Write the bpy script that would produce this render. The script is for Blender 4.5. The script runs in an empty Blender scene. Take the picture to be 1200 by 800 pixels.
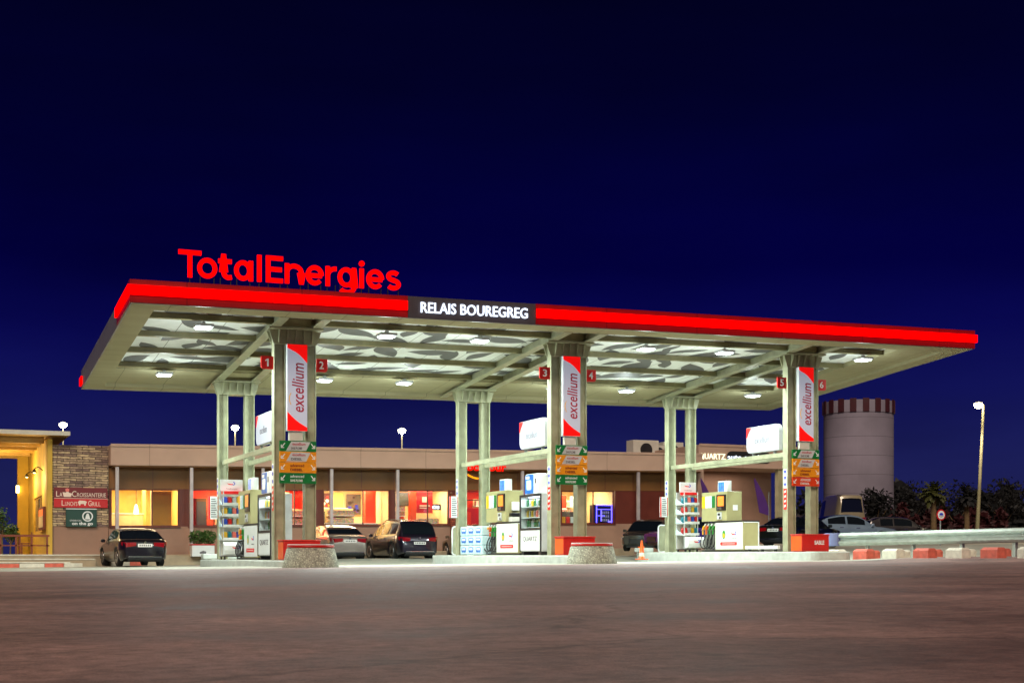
import bpy, bmesh, math, random
from math import sin, cos, pi, radians, sqrt, atan2
from mathutils import Vector, Matrix
random.seed(7)
SC = bpy.context.scene
COL = SC.collection

# ------------------------------------------------------------------ camera frame
F = 1632.0; HY = 650.0; CX, CY = -9.85, -39.3; S_, C_ = .3903, .9208
CZ = 0.42                                    # eye height; z values below are given relative to it

def at(px, D):
    X = (px-600)/F*D
    return (CX+D*S_+X*C_, CY+D*C_-X*S_)
def onq(px, q):
    k = (px-600)/F; D = (q-CY)/(C_-k*S_); return (CX+D*(S_+k*C_), D)
def hz(y, D): return (HY-y)/F*D
def sm(t): t = max(0., min(1., t)); return t*t*(3-2*t)

def plane(p, q): return 6.478+.0143*p-.07387*q          # underside of the tilted canopy
def ground_rel(p, q):
    g = -.315+.0085*max(-14., min(p, 30.))
    g -= .09*sm(q/11.)
    g += .2*sm((q-11.)/5.)*sm((p-1.)/5.)
    g += .6*sm((p-19.)/14.)*sm((q+2)/10.)
    g += .09*sm((p-16)/3.)*sm((-q-1)/3.)
    return g
def gz(p, q): return ground_rel(p, q)+CZ
TOP = (-.14, 0., .12)                                    # island tops
P0 = (0., 8.67, 17.34)
BQ = 20.67                                               # shop front line
def shear(p): return .0143*(p+2.69)

# ------------------------------------------------------------------ materials
def lin(c):
    return tuple(((v/255.)/12.92 if v/255. <= .04045 else ((v/255.+.055)/1.055)**2.4) for v in c)
MATS = {}
def mk(name, rgb, rough=.5, metal=0., var=.12, scale=2.5, bump=0., bscale=40., emis=None, estr=0., coat=0., spec=.5, aniso=None):
    if name in MATS: return MATS[name]
    m = bpy.data.materials.new(name); m.use_nodes = True
    nt = m.node_tree; N = nt.nodes; L = nt.links
    b = N['Principled BSDF']
    col = lin(rgb)
    b.inputs['Roughness'].default_value = rough
    b.inputs['Metallic'].default_value = metal
    b.inputs['Specular IOR Level'].default_value = spec
    b.inputs['Coat Weight'].default_value = coat
    tc = N.new('ShaderNodeTexCoord')
    if var > 0:
        nz = N.new('ShaderNodeTexNoise'); nz.inputs['Scale'].default_value = scale; nz.inputs['Detail'].default_value = 6
        src = tc.outputs['Object']
        if aniso:
            mp = N.new('ShaderNodeMapping'); mp.inputs['Scale'].default_value = aniso
            L.new(src, mp.inputs[0]); src = mp.outputs[0]
        L.new(src, nz.inputs['Vector'])
        rp = N.new('ShaderNodeValToRGB')
        rp.color_ramp.elements[0].position = .3; rp.color_ramp.elements[1].position = .72
        rp.color_ramp.elements[0].color = tuple(max(0, v*(1-var*1.6)) for v in col)+(1,)
        rp.color_ramp.elements[1].color = tuple(min(1, v*(1+var)) for v in col)+(1,)
        L.new(nz.outputs['Fac'], rp.inputs[0]); L.new(rp.outputs[0], b.inputs['Base Color'])
        mr = N.new('ShaderNodeMapRange'); mr.inputs['To Min'].default_value = max(.02, rough*.8); mr.inputs['To Max'].default_value = min(1, rough*1.25)
        L.new(nz.outputs['Fac'], mr.inputs[0]); L.new(mr.outputs[0], b.inputs['Roughness'])
    else:
        b.inputs['Base Color'].default_value = col+(1,)
    if bump > 0:
        n2 = N.new('ShaderNodeTexNoise'); n2.inputs['Scale'].default_value = bscale; n2.inputs['Detail'].default_value = 4
        L.new(tc.outputs['Object'], n2.inputs['Vector'])
        bp = N.new('ShaderNodeBump'); bp.inputs['Strength'].default_value = bump; bp.inputs['Distance'].default_value = .02
        L.new(n2.outputs['Fac'], bp.inputs['Height']); L.new(bp.outputs[0], b.inputs['Normal'])
    if emis:
        b.inputs['Emission Color'].default_value = lin(emis)+(1,)
        b.inputs['Emission Strength'].default_value = estr
    MATS[name] = m
    return m

def mk_glass(name, tint=(1, 1, 1), refl=.10):
    m = bpy.data.materials.new(name); m.use_nodes = True
    nt = m.node_tree; N = nt.nodes; L = nt.links
    N.remove(N['Principled BSDF'])
    t = N.new('ShaderNodeBsdfTransparent'); t.inputs[0].default_value = tuple(tint)+(1,)
    g = N.new('ShaderNodeBsdfGlossy'); g.inputs['Roughness'].default_value = .03
    mx = N.new('ShaderNodeMixShader'); mx.inputs[0].default_value = refl
    L.new(t.outputs[0], mx.inputs[1]); L.new(g.outputs[0], mx.inputs[2]); L.new(mx.outputs[0], N['Material Output'].inputs[0])
    return m

def mk_stone(name, c1, c2, mortar, bw=.55, rh=.11, scale=1.0):
    m = bpy.data.materials.new(name); m.use_nodes = True
    nt = m.node_tree; N = nt.nodes; L = nt.links; b = N['Principled BSDF']
    tc = N.new('ShaderNodeTexCoord'); sp = N.new('ShaderNodeSeparateXYZ'); cb = N.new('ShaderNodeCombineXYZ')
    ad = N.new('ShaderNodeMath'); ad.operation = 'ADD'
    L.new(tc.outputs['Object'], sp.inputs[0]); L.new(sp.outputs[0], ad.inputs[0]); L.new(sp.outputs[1], ad.inputs[1])
    L.new(ad.outputs[0], cb.inputs[0]); L.new(sp.outputs[2], cb.inputs[1])
    wn = N.new('ShaderNodeTexNoise'); wn.inputs['Scale'].default_value = 3.
    L.new(cb.outputs[0], wn.inputs['Vector'])
    vm = N.new('ShaderNodeVectorMath'); vm.operation = 'MULTIPLY_ADD'; vm.inputs[1].default_value = (.16, .10, 0)
    L.new(wn.outputs['Color'], vm.inputs[0]); L.new(cb.outputs[0], vm.inputs[2])
    br = N.new('ShaderNodeTexBrick'); br.inputs['Scale'].default_value = scale
    br.inputs['Brick Width'].default_value = bw; br.inputs['Row Height'].default_value = rh
    br.inputs['Mortar Size'].default_value = .012; br.inputs['Bias'].default_value = 0.
    br.inputs['Color1'].default_value = lin(c1)+(1,); br.inputs['Color2'].default_value = lin(c2)+(1,); br.inputs['Mortar'].default_value = lin(mortar)+(1,)
    L.new(vm.outputs[0], br.inputs['Vector'])
    n3 = N.new('ShaderNodeTexNoise'); n3.inputs['Scale'].default_value = 7; n3.inputs['Detail'].default_value = 8
    L.new(tc.outputs['Object'], n3.inputs['Vector'])
    mx = N.new('ShaderNodeMix'); mx.data_type = 'RGBA'; mx.blend_type = 'OVERLAY'; mx.inputs[0].default_value = .8
    L.new(br.outputs['Color'], mx.inputs[6]); L.new(n3.outputs['Fac'], mx.inputs[7]); L.new(mx.outputs[2], b.inputs['Base Color'])
    bp = N.new('ShaderNodeBump'); bp.inputs['Strength'].default_value = .8; bp.inputs['Distance'].default_value = .05
    mm = N.new('ShaderNodeMath'); mm.operation = 'SUBTRACT'
    L.new(n3.outputs['Fac'], mm.inputs[0]); L.new(br.outputs['Fac'], mm.inputs[1]); L.new(mm.outputs[0], bp.inputs['Height'])
    L.new(bp.outputs[0], b.inputs['Normal']); b.inputs['Roughness'].default_value = .85
    return m

def mk_cobble(name, rgb):
    m = bpy.data.materials.new(name); m.use_nodes = True
    nt = m.node_tree; N = nt.nodes; L = nt.links; b = N['Principled BSDF']
    tc = N.new('ShaderNodeTexCoord'); v = N.new('ShaderNodeTexVoronoi'); v.inputs['Scale'].default_value = 19.
    v.feature = 'DISTANCE_TO_EDGE'; L.new(tc.outputs['Object'], v.inputs['Vector'])
    v2 = N.new('ShaderNodeTexVoronoi'); v2.inputs['Scale'].default_value = 19.; L.new(tc.outputs['Object'], v2.inputs['Vector'])
    rp = N.new('ShaderNodeValToRGB'); rp.color_ramp.elements[0].position = .0; rp.color_ramp.elements[1].position = .12
    c = lin(rgb); rp.color_ramp.elements[0].color = tuple(x*.4 for x in c)+(1,); rp.color_ramp.elements[1].color = c+(1,)
    L.new(v.outputs['Distance'], rp.inputs[0])
    sp = N.new('ShaderNodeSeparateColor'); L.new(v2.outputs['Color'], sp.inputs[0])
    mr = N.new('ShaderNodeMapRange'); mr.inputs['To Min'].default_value = .6; mr.inputs['To Max'].default_value = 1.1; L.new(sp.outputs[0], mr.inputs[0])
    mx = N.new('ShaderNodeMix'); mx.data_type = 'RGBA'; mx.blend_type = 'MULTIPLY'; mx.inputs[0].default_value = 1
    L.new(rp.outputs[0], mx.inputs[6]); L.new(mr.outputs[0], mx.inputs[7]); L.new(mx.outputs[2], b.inputs['Base Color'])
    bp = N.new('ShaderNodeBump'); bp.inputs['Strength'].default_value = 1.; bp.inputs['Distance'].default_value = .04
    L.new(rp.outputs[0], bp.inputs['Height']); L.new(bp.outputs[0], b.inputs['Normal']); b.inputs['Roughness'].default_value = .8
    return m

def emit(name, rgb, s): return mk(name, (4, 4, 4), .6, var=0, emis=rgb, estr=s, spec=0.)

M = dict(
    steel=mk('painted_steel_beige', (158, 160, 132), .42, var=.15, scale=3, bump=.05, bscale=25),
    steel_dark=mk('painted_steel_olive', (128, 122, 84), .45, var=.10, scale=5),
    fascia=mk('grey_fascia_sheet', (128, 126, 128), .4, .2, var=.06),
    fascia_red=mk('dark_red_fascia', (150, 8, 8), .35, var=.05),
    soffit=mk('soffit_metal', (160, 154, 124), .85, .0, spec=.0, var=.05, scale=.8, aniso=(.3, 4, 1)),
    panel=mk('ceiling_sheet_white', (238, 244, 244), .8, var=.04, spec=0.),
    leaf=mk('ceiling_print_grey', (104, 106, 108), .55, var=.10),
    red_glow=emit('red_light_strip', (255, 0, 0), 2.0),
    red_glow2=emit('red_light_letters', (255, 2, 0), 1.2),
    white_glow=emit('white_light_letters', (225, 235, 255), 1.6),
    lamp=emit('lamp_lens', (235, 255, 255), 14.),
    lightbox=mk('lightbox_white', (168, 170, 178), .5, var=0, emis=(220, 228, 255), estr=.22),
    lightbox_red=mk('lightbox_red', (215, 15, 10), .35, var=0, emis=(255, 12, 6), estr=.5),
    dark=mk('dark_grey_metal', (48, 48, 50), .45, .3),
    bay=mk('hose_bay_grey', (104, 104, 96), .5),
    black=mk('black_plastic', (16, 16, 18), .35),
    white=mk('white_paint', (222, 226, 226), .35, var=.05),
    offwhite=mk('offwhite_panel', (205, 204, 192), .4, var=.06),
    grey=mk('grey_metal', (140, 144, 146), .35, .5),
    lightgrey=mk('light_grey_plastic', (190, 194, 196), .4),
    red=mk('red_paint', (196, 22, 14), .4, var=.08),
    orange=mk('orange_plastic', (235, 92, 18), .4),
    cabinet=mk('dispenser_olive', (160, 156, 112), .38, var=.06),
    blue=mk('blue_print', (30, 110, 200), .4, var=.2, scale=9),
    pale_blue=mk('pale_blue_wrap', (196, 226, 234), .25, var=.08, scale=12),
    tblue=mk('logo_blue', (40, 60, 190), .4, var=0),
    tred=mk('logo_red', (222, 20, 20), .4, var=0),
    tgreen=mk('logo_green', (40, 140, 50), .4, var=0),
    yellow=mk('yellow_print', (240, 180, 20), .4, var=0),
    green=mk('green_board', (8, 110, 50), .4, var=.04),
    ochre=mk('ochre_board', (222, 142, 18), .4, var=.04),
    redboard=mk('red_board', (205, 60, 18), .4, var=.04),
    ink=mk('grey_ink', (90, 86, 90), .5, var=0),
    excel=mk('crimson_ink', (170, 18, 50), .5, var=0),
    rubber=mk('tyre_rubber', (22, 22, 23), .8, var=.1, bump=.2),
    rim=mk('alloy', (170, 172, 176), .25, .9),
    glass_dark=mk('car_glass', (18, 22, 26), .05, spec=1., var=0, coat=.3),
    taillamp=mk('tail_lamp', (120, 6, 12), .15, var=0, emis=(255, 10, 20), estr=.03, coat=1.),
    headlamp=mk('head_lamp', (215, 220, 225), .1, .3, var=0, coat=1.),
    chrome=mk('chrome', (200, 202, 205), .12, 1., var=0),
    plate=mk('plate_white', (220, 214, 210), .4, var=0),
    concrete=mk('concrete_forecourt', (172, 170, 156), .7, var=.14, scale=.8, bump=.15, bscale=12),
    island=mk('island_concrete', (186, 192, 186), .7, var=.12, scale=3, bump=.25, bscale=30),
    pave=mk('pavement_slabs', (165, 150, 125), .75, var=.15, scale=2, bump=.2),
    bfascia=mk('shop_render_beige', (182, 154, 136), .7, var=.05, scale=1.2),
    bwall=mk('shop_wall_taupe', (148, 116, 98), .75, var=.08, scale=1.5, bump=.1),
    bbrown=mk('shop_panel_brown', (116, 76, 32), .6, var=.12, scale=1.2),
    bframe=mk('frame_brown_red', (92, 34, 20), .5, var=.1),
    post=mk('steel_post_pale', (176, 166, 166), .4, .2),
    yellow_wall=mk('yellow_render', (206, 170, 66), .75, var=.10, scale=1.4, bump=.15),
    timber=mk('timber', (196, 160, 84), .6, var=.2, scale=5, aniso=(1, 1, 8)),
    rwood=mk('red_timber', (128, 62, 38), .6, var=.15),
    tankwall=mk('tower_render', (146, 140, 156), .8, var=.2, scale=.25, bump=.1),
    tankred=mk('tower_red', (64, 12, 26), .7, var=.12),
    leafg=mk('foliage_green', (62, 92, 32), .6, var=.3, scale=3),
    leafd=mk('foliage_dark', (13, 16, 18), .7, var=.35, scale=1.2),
    leafy=mk('foliage_olive', (66, 70, 26), .6, var=.3, scale=3),
    leafr=mk('bougainvillea_red', (62, 12, 20), .7, var=.4, scale=1.6),
    bark=mk('bark', (112, 92, 62), .85, var=.25, scale=6, bump=.5),
    purple=mk('flag_purple', (76, 36, 110), .6, var=.1),
    galv=mk('galvanised_steel', (186, 198, 190), .38, .55, var=.10, scale=4),
    blockw=mk('kerb_white_paint', (214, 212, 196), .7, var=.12, scale=5, bump=.3),
    blockr=mk('kerb_red_paint', (206, 100, 82), .7, var=.18, scale=5, bump=.3),
    pole=mk('lamp_pole_paint', (160, 154, 120), .6),
    glow_warm=emit('street_lamp_lens', (255, 236, 180), 30.),
    glow_white=emit('street_lamp_lens_white', (255, 248, 225), 30.),
    dgreen=mk('dark_green_sign', (10, 50, 40), .4, var=.05, emis=(4, 60, 44), estr=.15),
    maroon=mk('maroon_sign', (110, 22, 28), .5, var=.08),
    signred=mk('sign_red', (190, 18, 26), .5, var=.06),
    cream=mk('sign_cream', (226, 206, 190), .5, var=0),
    wall_warm=mk('inner_wall_warm', (226, 186, 96), .7, var=.08),
    wall_tan=mk('inner_wall_tan', (176, 134, 46), .7, var=.08),
    wall_cream=mk('inner_wall_cream', (235, 212, 160), .7, var=.06),
    wall_red=mk('inner_wall_red', (228, 62, 18), .6, var=.05),
    floor_in=mk('inner_floor', (150, 120, 90), .4, var=.1),
    tvscreen=mk('tv_grey', (92, 92, 84), .25, var=.05),
    screen_o=mk('screen_orange', (240, 130, 50), .3, var=.25, scale=14, emis=(255, 130, 50), estr=.55),
    screen_b=mk('screen_blue', (60, 120, 210), .3, var=.5, scale=10, emis=(70, 130, 230), estr=.35),
    neon=emit('neon_violet', (90, 80, 255), 4.),
    neonw=emit('neon_white', (235, 240, 255), 4.),
    bulb=emit('warm_bulb', (255, 214, 130), 9.),
)
M['glass'] = mk_glass('shop_glass', (.97, .98, .97), .07)
M['glass_f'] = mk_glass('fridge_glass', (.93, .97, .97), .06)
M['stone'] = mk_stone('stacked_stone', (200, 178, 140), (120, 98, 92), (62, 50, 44), .5, .10)
M['cobble'] = mk_cobble('cobble_cladding', (214, 218, 198))
M['brickr'] = mk_stone('brick_slips', (150, 70, 48), (110, 46, 34), (80, 50, 40), .3, .09)

def asphalt():
    m = bpy.data.materials.new('road_asphalt'); m.use_nodes = True
    nt = m.node_tree; N = nt.nodes; L = nt.links; b = N['Principled BSDF']
    tc = N.new('ShaderNodeTexCoord')
    def noise(sc, det, rough, stretch=None):
        n = N.new('ShaderNodeTexNoise'); n.inputs['Scale'].default_value = sc; n.inputs['Detail'].default_value = det; n.inputs['Roughness'].default_value = rough
        if stretch:
            mp = N.new('ShaderNodeMapping'); mp.inputs['Rotation'].default_value = (0, 0, radians(14)); mp.inputs['Scale'].default_value = stretch; L.new(tc.outputs['Object'], mp.inputs[0]); L.new(mp.outputs[0], n.inputs['Vector'])
        else: L.new(tc.outputs['Object'], n.inputs['Vector'])
        return n
    n1 = noise(.55, 8, .68, (.8, 1, 1)); n2 = noise(9., 8, .75); n3 = noise(110., 2, .6); n4 = noise(.11, 4, .6)
    r1 = N.new('ShaderNodeValToRGB'); e = r1.color_ramp.elements
    e[0].position = .34; e[0].color = lin((110, 86, 82))+(1,); e[1].position = .68; e[1].color = lin((178, 142, 134))+(1,)
    L.new(n1.outputs['Fac'], r1.inputs[0])
    def over(a, b_, f, mode='OVERLAY'):
        mx = N.new('ShaderNodeMix'); mx.data_type = 'RGBA'; mx.blend_type = mode; mx.inputs[0].default_value = f
        L.new(a, mx.inputs[6]); L.new(b_, mx.inputs[7]); return mx.outputs[2]
    def cr(src, p0, c0, p1, c1):
        r = N.new('ShaderNodeValToRGB'); r.color_ramp.elements[0].position = p0; r.color_ramp.elements[0].color = c0+(1,); r.color_ramp.elements[1].position = p1; r.color_ramp.elements[1].color = c1+(1,)
        L.new(src, r.inputs[0]); return r.outputs[0]
    c = over(r1.outputs[0], cr(n2.outputs['Fac'], .35, (.25, .25, .25), .65, (.75, .75, .75)), .75)
    c = over(c, cr(n3.outputs['Fac'], .3, (.2, .2, .2), .7, (.8, .8, .8)), .5)
    c = over(c, cr(n4.outputs['Fac'], .4, (.74, .70, .68), .62, (1.08, 1.08, 1.1)), 1., 'MULTIPLY')
    # cracks and sealed joints
    vo = N.new('ShaderNodeTexVoronoi'); vo.feature = 'DISTANCE_TO_EDGE'; vo.inputs['Scale'].default_value = .16
    dn = noise(1.5, 4, .6); vm = N.new('ShaderNodeVectorMath'); vm.operation = 'MULTIPLY_ADD'; vm.inputs[1].default_value = (.9, .9, 0)
    L.new(dn.outputs['Color'], vm.inputs[0]); L.new(tc.outputs['Object'], vm.inputs[2]); L.new(vm.outputs[0], vo.inputs['Vector'])
    c = over(c, cr(vo.outputs['Distance'], .0, (.45, .43, .42), .006, (1., 1., 1.)), .8, 'MULTIPLY')
    # oil drips
    v2 = N.new('ShaderNodeTexVoronoi'); v2.inputs['Scale'].default_value = .9; v2.inputs['Randomness'].default_value = 1; L.new(tc.outputs['Object'], v2.inputs['Vector'])
    c = over(c, cr(v2.outputs['Distance'], .03, (.3, .28, .27), .07, (1., 1., 1.)), .55, 'MULTIPLY')
    L.new(c, b.inputs['Base Color'])
    rr = N.new('ShaderNodeMapRange'); rr.inputs['To Min'].default_value = .38; rr.inputs['To Max'].default_value = .85
    L.new(n1.outputs['Fac'], rr.inputs[0]); L.new(rr.outputs[0], b.inputs['Roughness'])
    bp = N.new('ShaderNodeBump'); bp.inputs['Strength'].default_value = .6; bp.inputs['Distance'].default_value = .006
    L.new(n3.outputs['Fac'], bp.inputs['Height'])
    bp2 = N.new('ShaderNodeBump'); bp2.inputs['Strength'].default_value = .35; bp2.inputs['Distance'].default_value = .03
    L.new(n2.outputs['Fac'], bp2.inputs['Height']); L.new(bp.outputs[0], bp2.inputs['Normal']); L.new(bp2.outputs[0], b.inputs['Normal'])
    return m
M['asphalt'] = asphalt()
def seams(m, pitch, axis=0, dark=.45, wid=.012):
    nt = m.node_tree; N = nt.nodes; L = nt.links; b = N['Principled BSDF']; src = b.inputs['Base Color'].links[0].from_socket
    tc = N.new('ShaderNodeTexCoord'); sp = N.new('ShaderNodeSeparateXYZ'); L.new(tc.outputs['Object'], sp.inputs[0])
    md = N.new('ShaderNodeMath'); md.operation = 'PINGPONG'; md.inputs[1].default_value = pitch/2; L.new(sp.outputs[axis], md.inputs[0])
    gt = N.new('ShaderNodeMath'); gt.operation = 'LESS_THAN'; gt.inputs[1].default_value = wid; L.new(md.outputs[0], gt.inputs[0])
    mx = N.new('ShaderNodeMix'); mx.data_type = 'RGBA'; L.new(gt.outputs[0], mx.inputs[0]); L.new(src, mx.inputs[6])
    c = src.node.color_ramp.elements[0].color; mx.inputs[7].default_value = (c[0]*dark, c[1]*dark, c[2]*dark, 1); L.new(mx.outputs[2], b.inputs['Base Color'])
seams(M['panel'], 1.2, 0); seams(M['fascia_red'], 3.1, 0); seams(M['soffit'], 1.6, 0, .55, .01); seams(M['fascia'], 3.0, 1, .5); seams(M['tankwall'], 1.5, 2, .7, .02); seams(M['bfascia'], 3.04, 0, .6, .012)
def goods_mat():
    m = bpy.data.materials.new('packaged_goods'); m.use_nodes = True; nt = m.node_tree; N = nt.nodes; L = nt.links; b = N['Principled BSDF']
    tc = N.new('ShaderNodeTexCoord'); mp = N.new('ShaderNodeMapping'); mp.inputs['Scale'].default_value = (9, 1.5, 5); L.new(tc.outputs['Object'], mp.inputs[0])
    v = N.new('ShaderNodeTexVoronoi'); v.inputs['Randomness'].default_value = .45; L.new(mp.outputs[0], v.inputs['Vector'])
    h = N.new('ShaderNodeHueSaturation'); h.inputs['Saturation'].default_value = .85; h.inputs['Value'].default_value = .75; L.new(v.outputs['Color'], h.inputs['Color'])
    mx = N.new('ShaderNodeMix'); mx.data_type = 'RGBA'; mx.blend_type = 'MULTIPLY'; mx.inputs[0].default_value = .8; L.new(h.outputs[0], mx.inputs[6]); mx.inputs[7].default_value = (1, .62, .42, 1); L.new(mx.outputs[2], b.inputs['Base Color'])
    b.inputs['Roughness'].default_value = .4
    return m
M['goods'] = goods_mat()

# ------------------------------------------------------------------ mesh helpers
ACC = {}
def thing(name, label, cat, loc=(0, 0, 0), rotz=0., group=None):
    o = bpy.data.objects.new(name, None); COL.objects.link(o)
    o.location = loc; o.rotation_euler = (0, 0, rotz); o.empty_display_size = .2
    o['label'] = label; o['category'] = cat
    if group: o['group'] = group
    ACC[o] = Vector(loc)
    return o
def tag(o, label, cat, group=None):
    o['label'] = label; o['category'] = cat
    if group: o['group'] = group
    return o
def structure(o): o['kind'] = 'structure'; return o

class FR:
    """a face frame: a = right, b = up, c = out of the face"""
    def __init__(s, o, face='-q'):
        s.o = Vector(o); s.u = Vector((0, 0, 1))
        s.r, s.n = {'-q': (Vector((1, 0, 0)), Vector((0, -1, 0))), '+q': (Vector((-1, 0, 0)), Vector((0, 1, 0))),
                    '-p': (Vector((0, -1, 0)), Vector((-1, 0, 0))), '+p': (Vector((0, 1, 0)), Vector((1, 0, 0)))}[face]
    def __call__(s, a, b, c): return s.o+s.r*a+s.u*b+s.n*c

class MB:
    def __init__(s): s.v = []; s.f = []
    def hexa(s, P):
        n = len(s.v); s.v += [tuple(p) for p in P]
        for f in ((0, 3, 2, 1), (4, 5, 6, 7), (0, 1, 5, 4), (1, 2, 6, 5), (2, 3, 7, 6), (3, 0, 4, 7)): s.f.append(tuple(n+i for i in f))
        return s
    def box(s, x0, x1, y0, y1, z0, z1):
        return s.hexa([(x0, y0, z0), (x1, y0, z0), (x1, y1, z0), (x0, y1, z0), (x0, y0, z1), (x1, y0, z1), (x1, y1, z1), (x0, y1, z1)])
    def pbox(s, p0, p1, q0, q1, d0, d1):               # box lying in the canopy's tilted plane
        P = []
        for d in (d0, d1):
            for p, q in ((p0, q0), (p1, q0), (p1, q1), (p0, q1)): P.append((p, q, plane(p, q)+CZ+d))
        return s.hexa(P)
    def fbox(s, fr, a0, a1, b0, b1, c0, c1):
        P = [fr(a, b, c) for b in (b0, b1) for a, c in ((a0, c1), (a1, c1), (a1, c0), (a0, c0))]
        return s.hexa(P)
    def prism(s, pts, fn, c0, c1):                     # pts 2D ccw, fn(a,b,c)->xyz
        n = len(s.v); k = len(pts)
        s.v += [tuple(fn(a, b, c0)) for a, b in pts]+[tuple(fn(a, b, c1)) for a, b in pts]
        s.f.append(tuple(n+i for i in reversed(range(k)))); s.f.append(tuple(n+k+i for i in range(k)))
        for i in range(k): s.f.append((n+i, n+(i+1) % k, n+k+(i+1) % k, n+k+i))
        return s
    def cyl(s, a, b, r0, r1=None, n=14, cap=True):
        a = Vector(a); b = Vector(b); r1 = r0 if r1 is None else r1
        d = (b-a).normalized(); u = d.orthogonal().normalized(); w = d.cross(u); k = len(s.v)
        for c, r in ((a, r0), (b, r1)):
            for i in range(n):
                t = 2*pi*i/n; s.v.append(tuple(c+u*cos(t)*r+w*sin(t)*r))
        for i in range(n): s.f.append((k+i, k+(i+1) % n, k+n+(i+1) % n, k+n+i))
        if cap: s.f.append(tuple(k+i for i in reversed(range(n)))); s.f.append(tuple(k+n+i for i in range(n)))
        return s
    def tube(s, pts, r, n=8):
        for a, b in zip(pts, pts[1:]): s.cyl(a, b, r, r, n)
        return s
    def lathe(s, c, prof, n=24):
        k = len(s.v); c = Vector(c)
        for r, z in prof:
            for i in range(n):
                t = 2*pi*i/n; s.v.append((c.x+r*cos(t), c.y+r*sin(t), c.z+z))
        for j in range(len(prof)-1):
            for i in range(n): s.f.append((k+j*n+i, k+j*n+(i+1) % n, k+(j+1)*n+(i+1) % n, k+(j+1)*n+i))
        s.f.append(tuple(k+i for i in reversed(range(n)))); s.f.append(tuple(k+(len(prof)-1)*n+i for i in range(n)))
        return s
    def quad(s, *P):
        n = len(s.v); s.v += [tuple(p) for p in P]; s.f.append(tuple(range(n, n+len(P)))); return s
    def shear(s):
        s.v = [(x, y, z+shear(x)) for x, y, z in s.v]; return s
    def build(s, name, mat, parent=None, bevel=0., smooth=False, world=True, bseg=2):
        me = bpy.data.meshes.new(name)
        off = Vector((0, 0, 0))
        loc = Vector((0, 0, 0))
        if world:
            if parent is not None: off = ACC.get(parent, Vector((0, 0, 0)))
            else:
                xs = [v[0] for v in s.v]; ys = [v[1] for v in s.v]; zs = [v[2] for v in s.v]
                off = Vector(((min(xs)+max(xs))/2, (min(ys)+max(ys))/2, min(zs))); loc = off
        me.from_pydata([(v[0]-off.x, v[1]-off.y, v[2]-off.z) for v in s.v], [], s.f); me.update()
        bm = bmesh.new(); bm.from_mesh(me); bmesh.ops.recalc_face_normals(bm, faces=bm.faces); bm.to_mesh(me); bm.free()
        o = bpy.data.objects.new(name, me); COL.objects.link(o); o.location = loc
        if isinstance(mat, str): mat = M[mat]
        me.materials.append(mat)
        if smooth: me.shade_smooth() if hasattr(me, 'shade_smooth') else None
        if bevel:
            b = o.modifiers.new('bevel', 'BEVEL'); b.width = bevel; b.segments = bseg; b.limit_method = 'ANGLE'; b.angle_limit = radians(40)
        if parent is not None:
            o.parent = parent; ACC[o] = ACC.get(parent, Vector((0, 0, 0)))
        return o

def kids(o): return [c for c in bpy.data.objects if c.parent == o]
def build_index():
    d = {}
    for c in bpy.data.objects:
        if c.parent: d.setdefault(c.parent, []).append(c)
    return d
def copy_tree(o, parent=None, idx=None):
    idx = idx or build_index()
    c = o.copy(); COL.objects.link(c)
    if parent is not None: c.parent = parent
    for ch in idx.get(o, []): copy_tree(ch, c, idx)
    return c

def text_mb(body, fr, a0, a1, b0, b1, c0, c1, bold=0., shr=0., rot=False, space=1.):
    """lettering fitted into the rectangle a0..a1 x b0..b1 of a frame"""
    cu = bpy.data.curves.new('t', 'FONT'); cu.body = body; cu.size = 1; cu.offset = bold; cu.shear = shr
    cu.resolution_u = 3; cu.space_character = space; cu.fill_mode = 'BOTH'; cu.extrude = .01
    ob = bpy.data.objects.new('t', cu); COL.objects.link(ob)
    dg = bpy.context.evaluated_depsgraph_get(); me = ob.evaluated_get(dg).to_mesh()
    vs = [v.co.copy() for v in me.vertices]; fs = [tuple(p.vertices) for p in me.polygons]
    ob.evaluated_get(dg).to_mesh_clear(); bpy.data.objects.remove(ob); bpy.data.curves.remove(cu)
    if rot: vs = [Vector((-v.y, v.x, v.z)) for v in vs]
    x0 = min(v.x for v in vs); x1 = max(v.x for v in vs); y0 = min(v.y for v in vs); y1 = max(v.y for v in vs)
    m = MB()
    m.v = [tuple(fr(a0+(v.x-x0)/(x1-x0)*(a1-a0), b0+(v.y-y0)/(y1-y0)*(b1-b0), c1 if v.z > 0 else c0)) for v in vs]
    m.f = fs
    return m

def rrect(a0, a1, b0, b1, r, n=4):
    rs = r if isinstance(r, (tuple, list)) else (r,)*4          # bl, br, tr, tl
    pts = []
    for (cx, cy, t0), rr in zip(((a0, b0, pi), (a1, b0, 1.5*pi), (a1, b1, 0), (a0, b1, .5*pi)), rs):
        sx = 1 if cx == a0 else -1; sy = 1 if cy == b0 else -1
        if rr <= 0: pts.append((cx, cy)); continue
        for i in range(n+1):
            t = t0+.5*pi*i/n; pts.append((cx+sx*rr+rr*cos(t), cy+sy*rr+rr*sin(t)))
    return pts

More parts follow.
